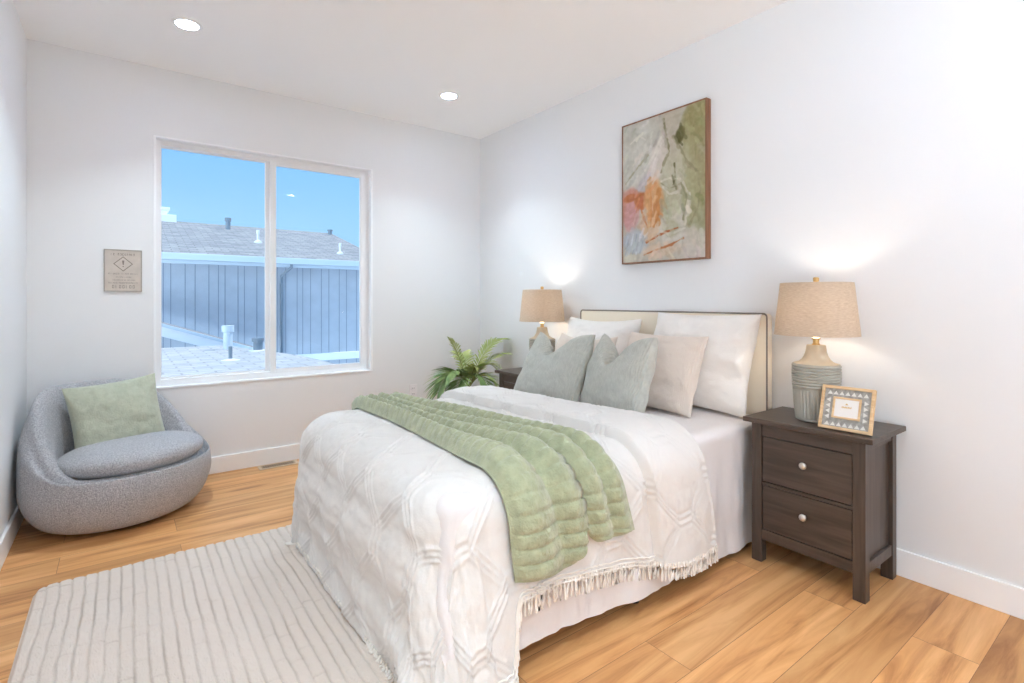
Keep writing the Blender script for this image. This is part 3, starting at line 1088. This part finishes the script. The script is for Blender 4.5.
for k in range(-5, 6):
    em.box(k * .0034 - .0012, k * .0034 + .0012, -.0064, -.0055, zc - .004 + .0012 * (k % 2), zc + .004 - .0012 * ((k + 1) % 3))
em.poly([(-.006, -.0064, zc + .010), (.006, -.0064, zc + .010), (0, -.0064, zc + .018)], .001, (0, 1, 0))
em.build('print_emblem', M['emblem'], pc)
MB().poly([(-.022, .009, .008), (.022, .009, .008), (.012, .009, .13), (-.012, .009, .13)], .004, (0, 1, 0)).build('easel_back', M['pale_wood'], fx)
st = MB().box(-.016, .016, .0, .004, 0, .125)
st.build('easel_leg', M['pale_wood'], fx).matrix_local = Matrix.Translation((0, .013, .125)) @ Matrix.Rotation(R(32), 4, 'X') @ Matrix.Translation((0, 0, -.125))

# ================================================================== PAINTING
pw, ph_ = .632, .925
pt = thing('wall_painting', (-.002, -2.1125, 1.446), rz=RZ, label='framed abstract painting in cream, olive and orange on the wall over the bed', cat='painting')
b = MB()
dep = .045
b.box(-pw / 2, -pw / 2 + .009, -dep, -.001, 0, ph_, .001).box(pw / 2 - .009, pw / 2, -dep, -.001, 0, ph_, .001)
b.box(-pw / 2 + .009, pw / 2 - .009, -dep, -.001, 0, .009, .001).box(-pw / 2 + .009, pw / 2 - .009, -dep, -.001, ph_ - .009, ph_, .001)
b.build('picture_frame', M['walnut'], pt)
nx, nz_ = 170, 250
sx_, tz_ = np.meshgrid(np.linspace(0, 1, nx), np.linspace(0, 1, nz_), indexing='ij')      # s to the right, t downwards
img = np.zeros((nx, nz_, 3)) + np.array((188, 182, 166.))
relief = np.zeros((nx, nz_))
def blend(col, alpha):
    global img
    img = img * (1 - alpha[..., None]) + np.array(col, float) * alpha[..., None]
def blob(cx, cy_, rx, ry, col, a=.8, ang=0, soft=.5, seed=0):
    global relief
    dx, dy = (sx_ - cx), (tz_ - cy_) * 1.46
    c_, s_ = cos(ang), sin(ang)
    u, v = (dx * c_ + dy * s_) / rx, (-dx * s_ + dy * c_) / (ry * 1.46)
    d = np.sqrt(u * u + v * v) + .28 * fbm(sx_ * 5 + seed, tz_ * 6, seed + 40, 3)
    al = sstep(1 + soft * .5, 1 - soft * .5, d) * a * (1 - .25 * (fbm(sx_ * 40, tz_ * 6, seed + 60, 2) + 1) / 2)
    blend(col, al)
    relief += .0012 * al * (1 + .5 * fbm(sx_ * 40, tz_ * 9, seed, 2))
def stroke(pts, width, col, a=.9, seed=0):
    global relief
    best = np.full_like(sx_, 9.)
    for k in range(len(pts) - 1):
        p, q = np.array(pts[k]) * (1, 1.46), np.array(pts[k + 1]) * (1, 1.46)
        d = q - p
        t_ = np.clip(((sx_ - p[0]) * d[0] + (tz_ * 1.46 - p[1]) * d[1]) / max((d ** 2).sum(), 1e-9), 0, 1)
        best = np.minimum(best, np.hypot(sx_ - p[0] - t_ * d[0], tz_ * 1.46 - p[1] - t_ * d[1]))
    best = best + .008 * fbm(sx_ * 22, tz_ * 30, seed + 90, 2)
    al = sstep(width, width * .45, best) * a
    blend(col, al)
    relief += .001 * al
blob(.18, .22, .34, .26, (200, 199, 188), .8, 0, .9, 1)
for k, (x, y) in enumerate(((.12, .1), (.3, .06), (.1, .3), (.26, .2), (.4, .14), (.15, .42))):
    blob(x, y, .08, .05, (212, 211, 202) if k % 2 else (178, 176, 160), .45, .3 * k, .9, 3 + k)
blob(.93, .30, .21, .40, (158, 150, 100), .95, 0, .25, 11)
blob(.95, .12, .16, .12, (152, 144, 92), .7, 0, .7, 12)
blob(.92, .72, .16, .16, (150, 150, 98), .7, 0, .5, 13)
blob(.90, .92, .25, .14, (206, 196, 184), .9, 0, .5, 14)
blob(.62, .16, .13, .22, (188, 176, 154), .8, 0, .5, 15)
blob(.72, .185, .055, .055, (92, 88, 44), .95, 0, .4, 16)
blob(.74, .14, .04, .02, (110, 104, 56), .7, .4, .6, 17)
blob(.64, .52, .22, .26, (186, 182, 152), .8, 0, .4, 18)
blob(.60, .75, .20, .16, (208, 203, 190), .8, 0, .5, 19)
blob(.60, .62, .13, .12, (172, 168, 132), .55, .2, .7, 20)
blob(.86, .56, .10, .19, (172, 166, 124), .85, .12, .35, 21)
blob(.62, .78, .10, .06, (164, 160, 118), .6, .2, .5, 22)
blob(.44, .33, .09, .18, (214, 202, 193), .9, .35, .5, 23)
blob(.40, .48, .06, .10, (222, 208, 204), .7, .2, .6, 24)
stroke([(.53, .04), (.55, .12), (.58, .20), (.60, .27)], .016, (128, 120, 84), .8, 1)
stroke([(.60, .27), (.54, .33), (.50, .40)], .016, (150, 142, 110), .8, 2)
stroke([(.72, .25), (.80, .36), (.92, .45), (.95, .56), (.92, .68), (.83, .78)], .014, (150, 142, 104), .8, 3)
stroke([(.66, .36), (.67, .44), (.645, .50)], .010, (104, 100, 60), .85, 4)
stroke([(.50, .46), (.60, .45), (.72, .47)], .014, (214, 208, 188), .8, 5)
stroke([(.50, .47), (.60, .52), (.74, .50), (.80, .60), (.76, .74)], .010, (146, 142, 108), .75, 6)
stroke([(.04, .42), (.20, .32), (.36, .24)], .016, (156, 150, 116), .65, 7)
stroke([(.30, .35), (.42, .26), (.50, .16)], .02, (220, 214, 202), .7, 8)
stroke([(.83, .58), (.80, .70), (.78, .78)], .018, (216, 208, 188), .7, 9)
blob(.28, .50, .08, .12, (176, 170, 180), .7, .3, .6, 30)
blob(.12, .60, .13, .13, (208, 132, 112), .9, 0, .4, 31)
blob(.10, .66, .10, .11, (206, 150, 148), .9, .1, .4, 32)
blob(.26, .57, .09, .06, (206, 112, 58), .9, .6, .4, 33)
blob(.10, .535, .09, .03, (196, 106, 52), .85, -.1, .5, 34)
blob(.41, .60, .12, .16, (220, 154, 92), .9, -.1, .5, 35)
blob(.34, .73, .13, .14, (222, 180, 142), .75, .2, .6, 36)
stroke([(.36, .70), (.34, .56), (.36, .42)], .035, (214, 156, 98), .75, 13)
stroke([(.46, .74), (.43, .62), (.48, .52)], .04, (206, 132, 66), .8, 14)
stroke([(.26, .62), (.24, .53)], .035, (206, 110, 60), .8, 15)
blob(.16, .86, .16, .075, (176, 186, 196), .95, .15, .35, 37)
for k in range(5):
    stroke([(.10 + .045 * k, .79 + .006 * k), (.07 + .05 * k, .86), (.03 + .05 * k, .94)], .010, (206, 213, 220) if k % 2 else (156, 168, 182), .8, 20 + k)
blob(.10, .97, .10, .03, (210, 206, 186), .8, 0, .5, 38)
blob(.50, .93, .22, .05, (222, 186, 152), .7, -.05, .6, 39)
stroke([(.32, .865), (.48, .825), (.70, .79)], .013, (186, 98, 50), .95, 30)
stroke([(.28, .955), (.46, .92)], .012, (196, 112, 62), .9, 31)
stroke([(.46, .925), (.62, .90), (.76, .865)], .013, (190, 112, 62), .9, 32)
for k, (x, y) in enumerate(((.24, .52), (.31, .47), (.37, .50), (.43, .55), (.47, .60))):
    stroke([(.33 + .02 * k, .76), (x + .01, (y + .76) / 2), (x, y)], .017, ((206, 118, 66), (222, 164, 108), (212, 138, 78), (226, 178, 128), (204, 126, 64))[k], .75, 50 + k)
for k, q in enumerate((((.36, .40), (.44, .28), (.50, .20)), ((.40, .46), (.46, .40), (.47, .34)), ((.52, .50), (.60, .56), (.70, .55)), ((.56, .70), (.66, .72), (.74, .66)), ((.50, .80), (.60, .83), (.78, .80)), ((.76, .50), (.84, .60), (.82, .72)), ((.10, .14), (.22, .10), (.30, .14)), ((.14, .30), (.24, .24), (.30, .26)))):
    stroke(q, 0.017, (224, 218, 206) if k % 2 == 0 else (212, 206, 190), .55, 70 + k)
# a pass of short palette-knife marks that pick up the colour beneath them
prs = random.Random(12)
for k in range(170):
    x, y = prs.random(), prs.random()
    c0 = img[int(x * (nx - 1)), int(y * (nz_ - 1))] + np.array([prs.uniform(-20, 22)] * 3) + np.array([prs.uniform(-6, 6) for _ in range(3)])
    an = prs.uniform(-.5, .5) + (1.2 if x > .45 else -.9)
    ln = prs.uniform(.02, .075)
    stroke([(x - ln * cos(an), y - ln * sin(an) * .7), (x, y + prs.uniform(-.01, .01)), (x + ln * cos(an), y + ln * sin(an) * .7)], prs.uniform(.012, .032), c0, .6, 200 + k)
img += 7 * fbm(sx_ * 30, tz_ * 44, 77, 3)[..., None]
img = img * .82 + img.mean(-1, keepdims=True) * .18
img = np.clip(img, 0, 255) / 255
limg = np.where(img <= .04045, img / 12.92, ((img + .055) / 1.055) ** 2.4) * .98
cx_ = (sx_ - .5) * (pw - .018)
cz_ = (1 - tz_) * (ph_ - .018) + .009
cyy = -dep + .0035 - relief * 1.0 - .0006 * fbm(sx_ * 50, tz_ * 30, 78, 2)
cv = raw('canvas', np.stack([cx_, cyy, cz_], -1).reshape(-1, 3), grid_faces(nx, nz_), M['canvas'], pt)
ca = cv.data.color_attributes.new('paint', 'FLOAT_COLOR', 'POINT')
rgba = np.concatenate([limg.reshape(-1, 3), np.ones((nx * nz_, 1))], 1)
ca.data.foreach_set('color', rgba.astype(np.float32).ravel())

# ================================================================== SWIVEL CHAIR
ch = thing('swivel_chair', (-2.725, -.455, 0), rz=R(33), label='round grey boucle swivel tub chair in the corner beside the window', cat='armchair')
def catmull(P_, n):
    P_ = np.array(P_, float)
    Q = np.concatenate([[2 * P_[0] - P_[1]], P_, [2 * P_[-1] - P_[-2]]])
    out = []
    for k in range(len(P_) - 1):
        p0, p1, p2, p3 = Q[k:k + 4]
        for t_ in np.linspace(0, 1, n, endpoint=False):
            out.append(.5 * ((2 * p1) + (-p0 + p2) * t_ + (2 * p0 - 5 * p1 + 4 * p2 - p3) * t_ ** 2 + (-p0 + 3 * p1 - 3 * p2 + p3) * t_ ** 3))
    out.append(P_[-1])
    return np.array(out)
nth = 120
rows = []
RX, RY = .447, .415
for k in range(nth):
    th = 2 * pi * k / nth                    # 0 = front (-y)
    back = (1 - cos(th)) / 2
    tt = float(sstep(.22, .96, np.array(back)))
    Hh = .305 + .415 * tt
    rc = .835 - .045 * tt
    hwid = .105 - .015 * tt
    zmid = .24 + (Hh - .24) * .5
    prof = [(.0, .018), (.55, .018), (.78, .028), (.91, .085), (.985, .17), (1.0, .25 - .02 * (1 - tt)),
            (.975 - .01 * tt + .012 * tt, zmid + .035 * (1 - tt) + .02 * tt), (rc + hwid * .86, Hh - .05), (rc + hwid * .45, Hh - .010), (rc, Hh), (rc - hwid * .55, Hh - .016), (rc - hwid * .95, Hh - .065),
            (rc - hwid * 1.2 - .03 * tt, .5 * (Hh + .28)), (.62, .285), (.45, .262), (0, .258)]
    c_ = catmull(prof, 5)
    lean = .10 * tt
    row = []
    for r, z in c_:
        x = r * RX * sin(th)
        y = -r * RY * cos(th)
        # the back leans away as it rises
        y += .045 * max(0, (z - .33) / .4) * tt
        row.append((x, y, z))
    rows.append(row)
Pc = np.array(rows)                          # nth x np x 3
np_ = Pc.shape[1]
Vc = Pc.transpose(1, 0, 2)
Fc = grid_faces(np_, nth, 0, True)[:, ::-1]
body = raw('chair_body', Vc.reshape(-1, 3), Fc, M['boucle'], ch)
bm_ = bmesh.new(); bm_.from_mesh(body.data)
bmesh.ops.remove_doubles(bm_, verts=bm_.verts, dist=1e-5)
bmesh.ops.recalc_face_normals(bm_, faces=bm_.faces)
bm_.to_mesh(body.data); bm_.free()
sc_ = []
for v in np.linspace(-pi / 2, pi / 2, 25):
    for u in np.linspace(0, 2 * pi, 72, endpoint=False):
        cr = max(cos(v), 0) ** .62
        zz = np.sign(sin(v)) * abs(sin(v)) ** .85
        x, y = .350 * cr * sin(u), -.315 * cr * cos(u)
        z = .340 + .072 * zz * (1.0 if zz < 0 else 1.15) - .012 * (y / .3)
        sc_.append((x + .01, y - .075, z))
cu = raw('seat_cushion', sc_, grid_faces(25, 72, 0, True), M['boucle'], ch)
bm_ = bmesh.new(); bm_.from_mesh(cu.data)
bmesh.ops.remove_doubles(bm_, verts=bm_.verts, dist=1e-5)
bmesh.ops.recalc_face_normals(bm_, faces=bm_.faces)
bm_.to_mesh(cu.data); bm_.free()
MB().lathe([(.26, 0), (.27, .004), (.27, .024), (.0, .024)], 40).build('swivel_base', M['base_black'], ch, True)

pillow('throw_pillow', M['chair_pillow'], .46, .45, .15, (-2.715, -.38, .305), R(14), R(16), 9, 'sage green throw pillow on the grey round chair', cat='pillow', roll=R(-5), wr=.010)

# ================================================================== RUG
rgx0, rgx1, rgy0, rgy1 = -3.02, -1.80, -3.06, -1.235
nx, ny = 400, 320
u, v = np.meshgrid(np.linspace(0, 1, nx), np.linspace(0, 1, ny), indexing='ij')
X = rgx0 + (rgx1 - rgx0) * u
Y = rgy0 + (rgy1 - rgy0) * v
# rounded corners: pull grid corner points inward
rc_ = .07
dx = np.maximum(np.abs(X - (rgx0 + rgx1) / 2) - ((rgx1 - rgx0) / 2 - rc_), 0)
dy = np.maximum(np.abs(Y - (rgy0 + rgy1) / 2) - ((rgy1 - rgy0) / 2 - rc_), 0)
m_ = np.maximum(dx, dy)
l_ = np.hypot(dx, dy)
k_ = np.where(l_ > 1e-9, m_ / np.maximum(l_, 1e-9), 1)
X = X - np.sign(X - (rgx0 + rgx1) / 2) * dx * (1 - k_)
Y = Y - np.sign(Y - (rgy0 + rgy1) / 2) * dy * (1 - k_)
col_w = .0405
gx = (X - rgx0) / col_w + .11 * fbm(X * 4, Y * 5, 50, 3)
colid = np.floor(gx)
fx_ = np.abs(gx - np.round(gx)) * col_w
row_h = .16
gy = (Y - rgy0) / row_h + (np.abs(np.sin(colid * 12.9898) * 43758.5) % 1) * 1.0
fy_ = np.abs(gy - np.round(gy)) * row_h
edge_d = np.minimum(np.minimum(u, 1 - u) * (rgx1 - rgx0), np.minimum(v, 1 - v) * (rgy1 - rgy0))
Z = .022 * sstep(0, .016, edge_d) - .006 * np.exp(-(fx_ / .0038) ** 2) - .0015 * np.exp(-(fy_ / .005) ** 2) + .0016 * fbm(X * 60, Y * 60, 51, 2) + .0015 * fbm(X * 6, Y * 6, 52, 2)
Z = np.maximum(Z, .002)
rug = raw('area_rug', np.stack([X, Y, Z], -1).reshape(-1, 3), grid_faces(nx, ny), M['rug'])
groove = np.clip(np.clip(.40 + .30 * fbm(X * 8, Y * 5, 57, 3), .1, 1) * np.exp(-(fx_ / .0034) ** 2) + np.clip(.10 + .30 * fbm(X * 7, Y * 7, 58, 3), 0, 1) * np.exp(-(fy_ / .0045) ** 2), 0, 1)
pile, backing = np.array(lin((233, 219, 207))), np.array(lin((176, 156, 138)))     # the carved lines show the woven backing
rc = pile * (1 - groove[..., None]) + backing * groove[..., None]
ra = rug.data.color_attributes.new('paint', 'FLOAT_COLOR', 'POINT')
ra.data.foreach_set('color', np.concatenate([rc.reshape(-1, 3), np.ones((nx * ny, 1))], 1).astype(np.float32).ravel())
nt = M['rug'].node_tree
at_ = nd(nt, 'ShaderNodeAttribute', attribute_name='paint')
nt.links.new(at_.outputs['Color'], nt.nodes['Principled BSDF'].inputs['Base Color'])
tag(rug, 'cream plush area rug with carved grid lines at the foot of the bed', 'rug')

# ================================================================== PALM
pm = thing('potted_palm', (-.43, -.43, 0), label='green potted palm in the far corner behind the bed', cat='plant')
pot = MB().lathe([(.11, 0), (.125, .01), (.155, .36), (.158, .375), (.150, .378), (.143, .36), (.143, .33), (0, .33)], 40).build('pot', M['pot'], pm, True)
MB().lathe([(0, .325), (.143, .333)], 30).build('soil', M['soil'], pm)
MB().tube([(0, 0, .32), (.02, .01, .42), (.03, 0, .50)], [.022, .019, .014], 12).build('stem', M['trunk'], pm, True)
def frond(base, tip, sagz, n, leaf, m, seed, side_up=.3):
    rnd = random.Random(seed)
    base, tip = Vector(base), Vector(tip)
    ctrl = (base + tip) / 2 + Vector((0, 0, sagz))
    def Q(t_):
        return base * (1 - t_) ** 2 + ctrl * 2 * t_ * (1 - t_) + tip * t_ * t_
    pts = [Q(k / 20) for k in range(21)]
    root = MB().tube(pts, [.0055 - .004 * k / 20 for k in range(21)], 6).build('frond', M['stem'], pm, True)
    lb_ = MB()
    for k in range(n):
        t_ = .22 + .78 * (k + .5) / n
        p = Q(t_)
        d = (Q(min(1, t_ + .02)) - Q(t_ - .02)).normalized()
        sd = d.cross(Vector((0, 0, 1)))
        if sd.length < 1e-3: sd = Vector((1, 0, 0))
        sd.normalize()
        upv = sd.cross(d).normalized()
        ln = leaf * (.55 + .75 * sin(pi * (.15 + .8 * (t_ - .22) / .78))) * rnd.uniform(.85, 1.1)
        for sg in (-1, 1):
            dirv = (d * (.55 + .5 * t_) + sd * sg * (1.0 - .35 * t_) + upv * side_up * rnd.uniform(.4, 1)).normalized()
            w = .0078 * rnd.uniform(.8, 1.15)
            wv = dirv.cross(upv).normalized()
            prev = None
            segs = []
            for q in range(6):
                f_ = q / 5
                c = p + dirv * ln * f_ + Vector((0, 0, -1)) * (ln * .28 * f_ * f_)
                c.x = min(c.x, .41); c.y = min(c.y, .41)
                ww_ = w * (sin(pi * min(1, .12 + f_ * .88)) ** .7 if f_ < 1 else .02)
                fold = upv * ww_ * .35
                segs.append((lb_.bm.verts.new(c - wv * ww_ + fold), lb_.bm.verts.new(c), lb_.bm.verts.new(c + wv * ww_ + fold)))
            for q in range(5):
                a, b2 = segs[q], segs[q + 1]
                lb_.bm.faces.new((a[0], a[1], b2[1], b2[0]))
                lb_.bm.faces.new((a[1], a[2], b2[2], b2[1]))
    bmesh.ops.recalc_face_normals(lb_.bm, faces=lb_.bm.faces)
    lb_.build('leaflets', m, root, True)
b0 = (.03, 0, .46)
frond(b0, (-.155, -.02, .885), .10, 15, .085, M['leaf'], 1)
frond(b0, (.36, -.02, .86), .20, 26, .14, M['leaf'], 2)
frond(b0, (-.29, -.06, .47), .32, 30, .16, M['leaf_dark'], 3)
frond(b0, (-.22, -.20, .44), .26, 20, .14, M['leaf_dark'], 4)
frond(b0, (.25, -.12, .60), .26, 18, .13, M['leaf'], 5)
frond(b0, (.20, -.22, .44), .26, 18, .13, M['leaf'], 6)
frond(b0, (.10, .25, .72), .22, 18, .12, M['leaf'], 7)
frond(b0, (.06, -.24, .50), .22, 16, .12, M['leaf_dark'], 8)
frond(b0, (.33, -.10, .74), .14, 18, .13, M['leaf'], 9)
frond(b0, (.02, -.16, .66), .12, 16, .11, M['leaf'], 10)
frond(b0, (-.26, -.14, .60), .18, 22, .15, M['leaf_dark'], 11)

# ================================================================== WALL SIGN
sg = thing('wall_sign', (-2.7235, -.001, 1.394), label='small sand coloured notice plate with a diamond symbol on the wall left of the window', cat='sign')
sw, shh = .098, .134
MB().box(-sw, sw, -.006, 0, -shh, shh, .002).build('sign_plate', M['sign'], sg)
eb = MB()
ring_frame(eb, sw, -shh, shh, .007, -.0085, -.005, .001)
eb.build('sign_border', M['sign_edge'], sg)
rnd = random.Random(3)
ink = MB()
def scribble(x0, x1, z, h, dens=.0075):
    x = x0
    while x < x1:
        w = rnd.uniform(.6, 1) * dens * .75
        hh = h * rnd.uniform(.75, 1)
        kind = rnd.randrange(4)
        if rnd.random() < .97:
            if kind != 1: ink.box(x, x + w * .28, -.0068, -.0058, z - hh / 2, z + hh / 2)
            if kind != 2: ink.box(x, x + w, -.0068, -.0058, z + hh / 2 - hh * .25, z + hh / 2)
            if kind == 3 or kind == 1: ink.box(x + w * .7, x + w, -.0068, -.0058, z - hh / 2, z + hh / 2)
            if kind < 2: ink.box(x, x + w, -.0068, -.0058, z - hh / 2, z - hh / 2 + hh * .25)
        x += dens
for args in ((-.062, .055, .103, .015, .0115), (-.076, .076, -.020, .009, .0062), (-.042, .042, -.041, .007, .0058), (-.056, .060, -.060, .009, .0060), (-.074, .074, -.078, .009, .0060)):
    ink = MB()
    scribble(*args)
    ink.build('sign_lettering', M['sign_ink'], sg)
num = MB()
ink = num
for k in range(7):
    x = -.056 + k * .0175
    num.box(x, x + .0025, -.0068, -.0058, -.112, -.092)
    if k % 3 != 1:
        num.box(x, x + .010, -.0068, -.0058, -.0945, -.092)
        num.box(x, x + .010, -.0068, -.0058, -.112, -.1095)
        num.box(x + .0078, x + .010, -.0068, -.0058, -.112, -.092)
num.build('sign_number', M['sign_ink'], sg)
dm = MB()
def thick_line(p, q, w):
    p, q = Vector((p[0], 0, p[1])), Vector((q[0], 0, q[1]))
    d = (q - p).normalized() * w * .5
    n = Vector((-d.z, 0, d.x))
    pts = [p - d + n, q + d + n, q + d - n, p - d - n]
    dm.poly([(a.x, -.0068, a.z) for a in pts], .001, (0, 1, 0))
cz0 = .043
dd = .045
for p, q in (((0, cz0 + dd), (dd * 1.05, cz0)), ((dd * 1.05, cz0), (0, cz0 - dd)), ((0, cz0 - dd), (-dd * 1.05, cz0)), ((-dd * 1.05, cz0), (0, cz0 + dd))):
    thick_line(p, q, .0045)
dm.poly([(-.006, -.0068, cz0 + .022), (.006, -.0068, cz0 + .022), (.003, -.0068, cz0 - .006), (-.003, -.0068, cz0 - .006)], .001, (0, 1, 0))
dm.box(-.0035, .0035, -.0068, -.0058, cz0 - .020, cz0 - .013)
dm.build('diamond_symbol', M['sign_ink'], sg)

# ================================================================== OUTLET, FLOOR REGISTER
ol = thing('wall_outlet', (-.700, -.001, .415), label='white electrical outlet plate low on the window wall beside the palm', cat='outlet')
MB().box(-.036, .036, -.006, 0, -.058, .058, .003).build('cover_plate', M['plate'], ol)
for z in (-.024, .024):
    r_ = MB().box(-.017, .017, -.009, -.005, z - .014, z + .014, .003).build('receptacle', M['plate'], ol)
    MB().box(-.008, -.005, -.0095, -.0085, z - .004, z + .007).box(.005, .008, -.0095, -.0085, z - .004, z + .007).build('slots', M['gap'], r_)
rg = thing('floor_register', (-1.815, -.078, 0), label='small metal floor register set in the floor under the window', cat='floor vent')
b = MB()
b.box(-.135, .135, -.052, -.036, 0, .006, .002).box(-.135, .135, .036, .052, 0, .006, .002).box(-.135, -.112, -.036, .036, 0, .006, .002).box(.112, .135, -.036, .036, 0, .006, .002)
b.build('register_frame', M['register'], rg)
MB().box(-.113, .113, -.037, .037, 0, .002).build('duct_opening', M['register_dark'], rg)
b = MB()
for k in range(15):
    x = -.105 + k * .015
    b.box(x - .0022, x + .0022, -.036, .036, .001, .005)
b.build('grille', M['register'], rg)

# ================================================================== OUTSIDE THE WINDOW
YN = 8.0                                            # neighbour's wall
nh = thing('neighbor_house', (0, YN, -3.0), label='blue grey sided neighbouring house with shingled roof seen through the window', cat='house')
zo = 3.0
b = MB().box(-9, 2.3, 0, .2, -.4, 2.0 + zo)
nwall = b.build('house_wall', M['siding'], nh)
b = MB()
x = -8.8
while x < 2.2:
    b.box(x, x + .016, -.004, .01, -.3, 1.95 + zo)
    x += (.17, .24, .12)[int(abs(x) * 7) % 3]
b.build('siding_grooves', M['siding_dark'], nwall)
MB().box(.19, 2.3, -.05, .02, -.17 + zo, .0 + zo, .01).build('skirt_board', M['house_trim'], nh)
# roof slab from eave (y=-.5) up to ridge (y=4)
ez, ry, rz_ = 2.07 + zo, 4.2, 3.30 + zo
def roof_slab(b, xa, xb, xc, xd, y0, z0, y1, z1, th):
    v = [(xa, y0, z0), (xb, y0, z0), (xc, y1, z1), (xd, y1, z1)]
    b.poly([(p[0], p[1], p[2] - th) for p in v], th)
b = MB()
roof_slab(b, -9, 2.47, 2.47, -9, -.45, ez, ry, rz_, .06)
b.build('house_roof', M['shingle'], nh)
g = MB()
g.box(-9, 2.5, -.57, -.45, ez - .10, ez + .03, .012).box(-9, 2.5, -.45, -.42, ez - .16, ez - .02)
g.build('gutter', M['gutter'], nh)
MB().box(-9, 2.45, -.44, .0, ez - .14, ez - .11).build('soffit', M['gutter'], nh)
MB().tube([(.16, -.5, ez - .08), (.16, -.48, ez - .16), (.05, -.08, ez - .34), (.05, -.06, ez - .5), (.05, -.06, -.2 + zo)], .030, 10).build('downspout', M['vent'], nh, True)
def roof_z(y):
    return ez + (rz_ - ez) * (y + .45) / (ry + .45)
ch_ = MB().box(-2.7, -1.58, ry - .2, ry + .6, rz_ - .4, rz_ + .14, .01).box(-2.45, -1.78, ry - .1, ry + .5, rz_ + .14, rz_ + .24, .01)
ch_.box(-2.6, -1.72, ry - .15, ry + .55, rz_ + .27, rz_ + .33, .01).box(-2.4, -1.82, ry - .05, ry + .4, rz_ + .24, rz_ + .27)
ch_.build('chimney', M['house_trim'], nh)
def roof_vent(px, py, hgt, r, m, flash):
    z = roof_z(py)
    v = MB().lathe([(r, z - .05), (r, z + hgt * .7), (r * 1.3, z + hgt * .72), (r * 1.3, z + hgt), (0, z + hgt)], 16, px, py).build('vent_pipe', M[m], nh, True)
    if flash:
        MB().lathe([(r * 3.6, z - .05), (r * 3.2, z + .02), (r * 1.2, z + .06), (0, z + .06)], 18, px, py).build('flashing', M['flash'], v, True)
roof_vent(-.474, 3.4, .30, .06, 'vent', False)
roof_vent(-.10, 1.55, .30, .028, 'flash', True)
roof_vent(1.557, .6, .26, .024, 'flash', True)
roof_vent(2.36, ry - .3, .14, .06, 'vent', False)

# our own lower roof just below the window
lr = thing('lower_roof', (0, 0, 0), label='pale shingled low roof directly below the window outside', cat='roof')
b = MB()
b.poly([(-4.6, .30, .40), (-.68, .30, .40), (-.785, 2.06, .42), (-.85, 3.0, .42), (-1.05, 3.94, .42), (-1.45, 5.4, .42), (-4.6, 5.4, .42)], .06)
b.build('roof_surface', M['shingle_pale'], lr)
MB().box(-4.6, -1.45, 5.4, 5.45, .20, .46).build('roof_edge', M['house_trim'], lr)
def pipe(x, y, z0, h, r, m, name='vent_pipe', cap=True):
    p = [(r, z0), (r, z0 + h * .72), (r * 1.35, z0 + h * .74), (r * 1.35, z0 + h), (0, z0 + h)] if cap else [(r, z0), (r, z0 + h), (0, z0 + h)]
    return MB().lathe(p, 18, x, y).build(name, M[m], lr, True)
pipe(-1.462, 4.6, .47, .36, .062, 'gutter')
pipe(-1.149, 4.1, .46, .20, .062, 'vent')
v = pipe(-1.66, 3.05, .44, .20, .022, 'vent', cap=False)
MB().lathe([(.12, .455), (.11, .47), (.03, .49), (0, .49)], 18, -1.66, 3.05).build('flashing', M['flash'], v, True)
MB().lathe([(.16, .45), (.14, .47), (.11, .49), (0, .49)], 18, -1.149, 4.1).build('flashing', M['flash'], lr, True)
# gabled wing with a white sloping rake board
wg = thing('roof_wing', (0, 0, 0), label='white sloping rake board and low roof wing between the pale roof and the neighbouring house', cat='roof')
def rake(b, y0, y1, dz0, dz1):
    xa, za, xb, zb_ = -3.2, 1.175, -.62, .285
    b.poly([(xa, y0, za - dz0), (xb, y0, zb_ - dz0), (xb, y0, zb_ - dz1), (xa, y0, za - dz1)], y1 - y0, (0, 1, 0))
b = MB(); rake(b, 5.90, 5.95, .05, .21); b.build('rake_board', M['house_trim'], wg)
b = MB(); rake(b, 5.84, 5.95, .0, .05); b.build('drip_edge', M['gutter'], wg)
b = MB(); rake(b, 5.95, 7.6, .0, .06); b.build('wing_roof', M['shingle'], wg)
gd = structure(MB().box(-30, 40, T + .2, 60, -3.1, -3.0).build('ground_outside', M['siding_dark']))
# unseen overhang added above the window to keep direct sun out
structure(MB().box(-W - 1, 1.2, T, .75, 2.62, 2.72).build('added_sun_shade', M['house_trim']))
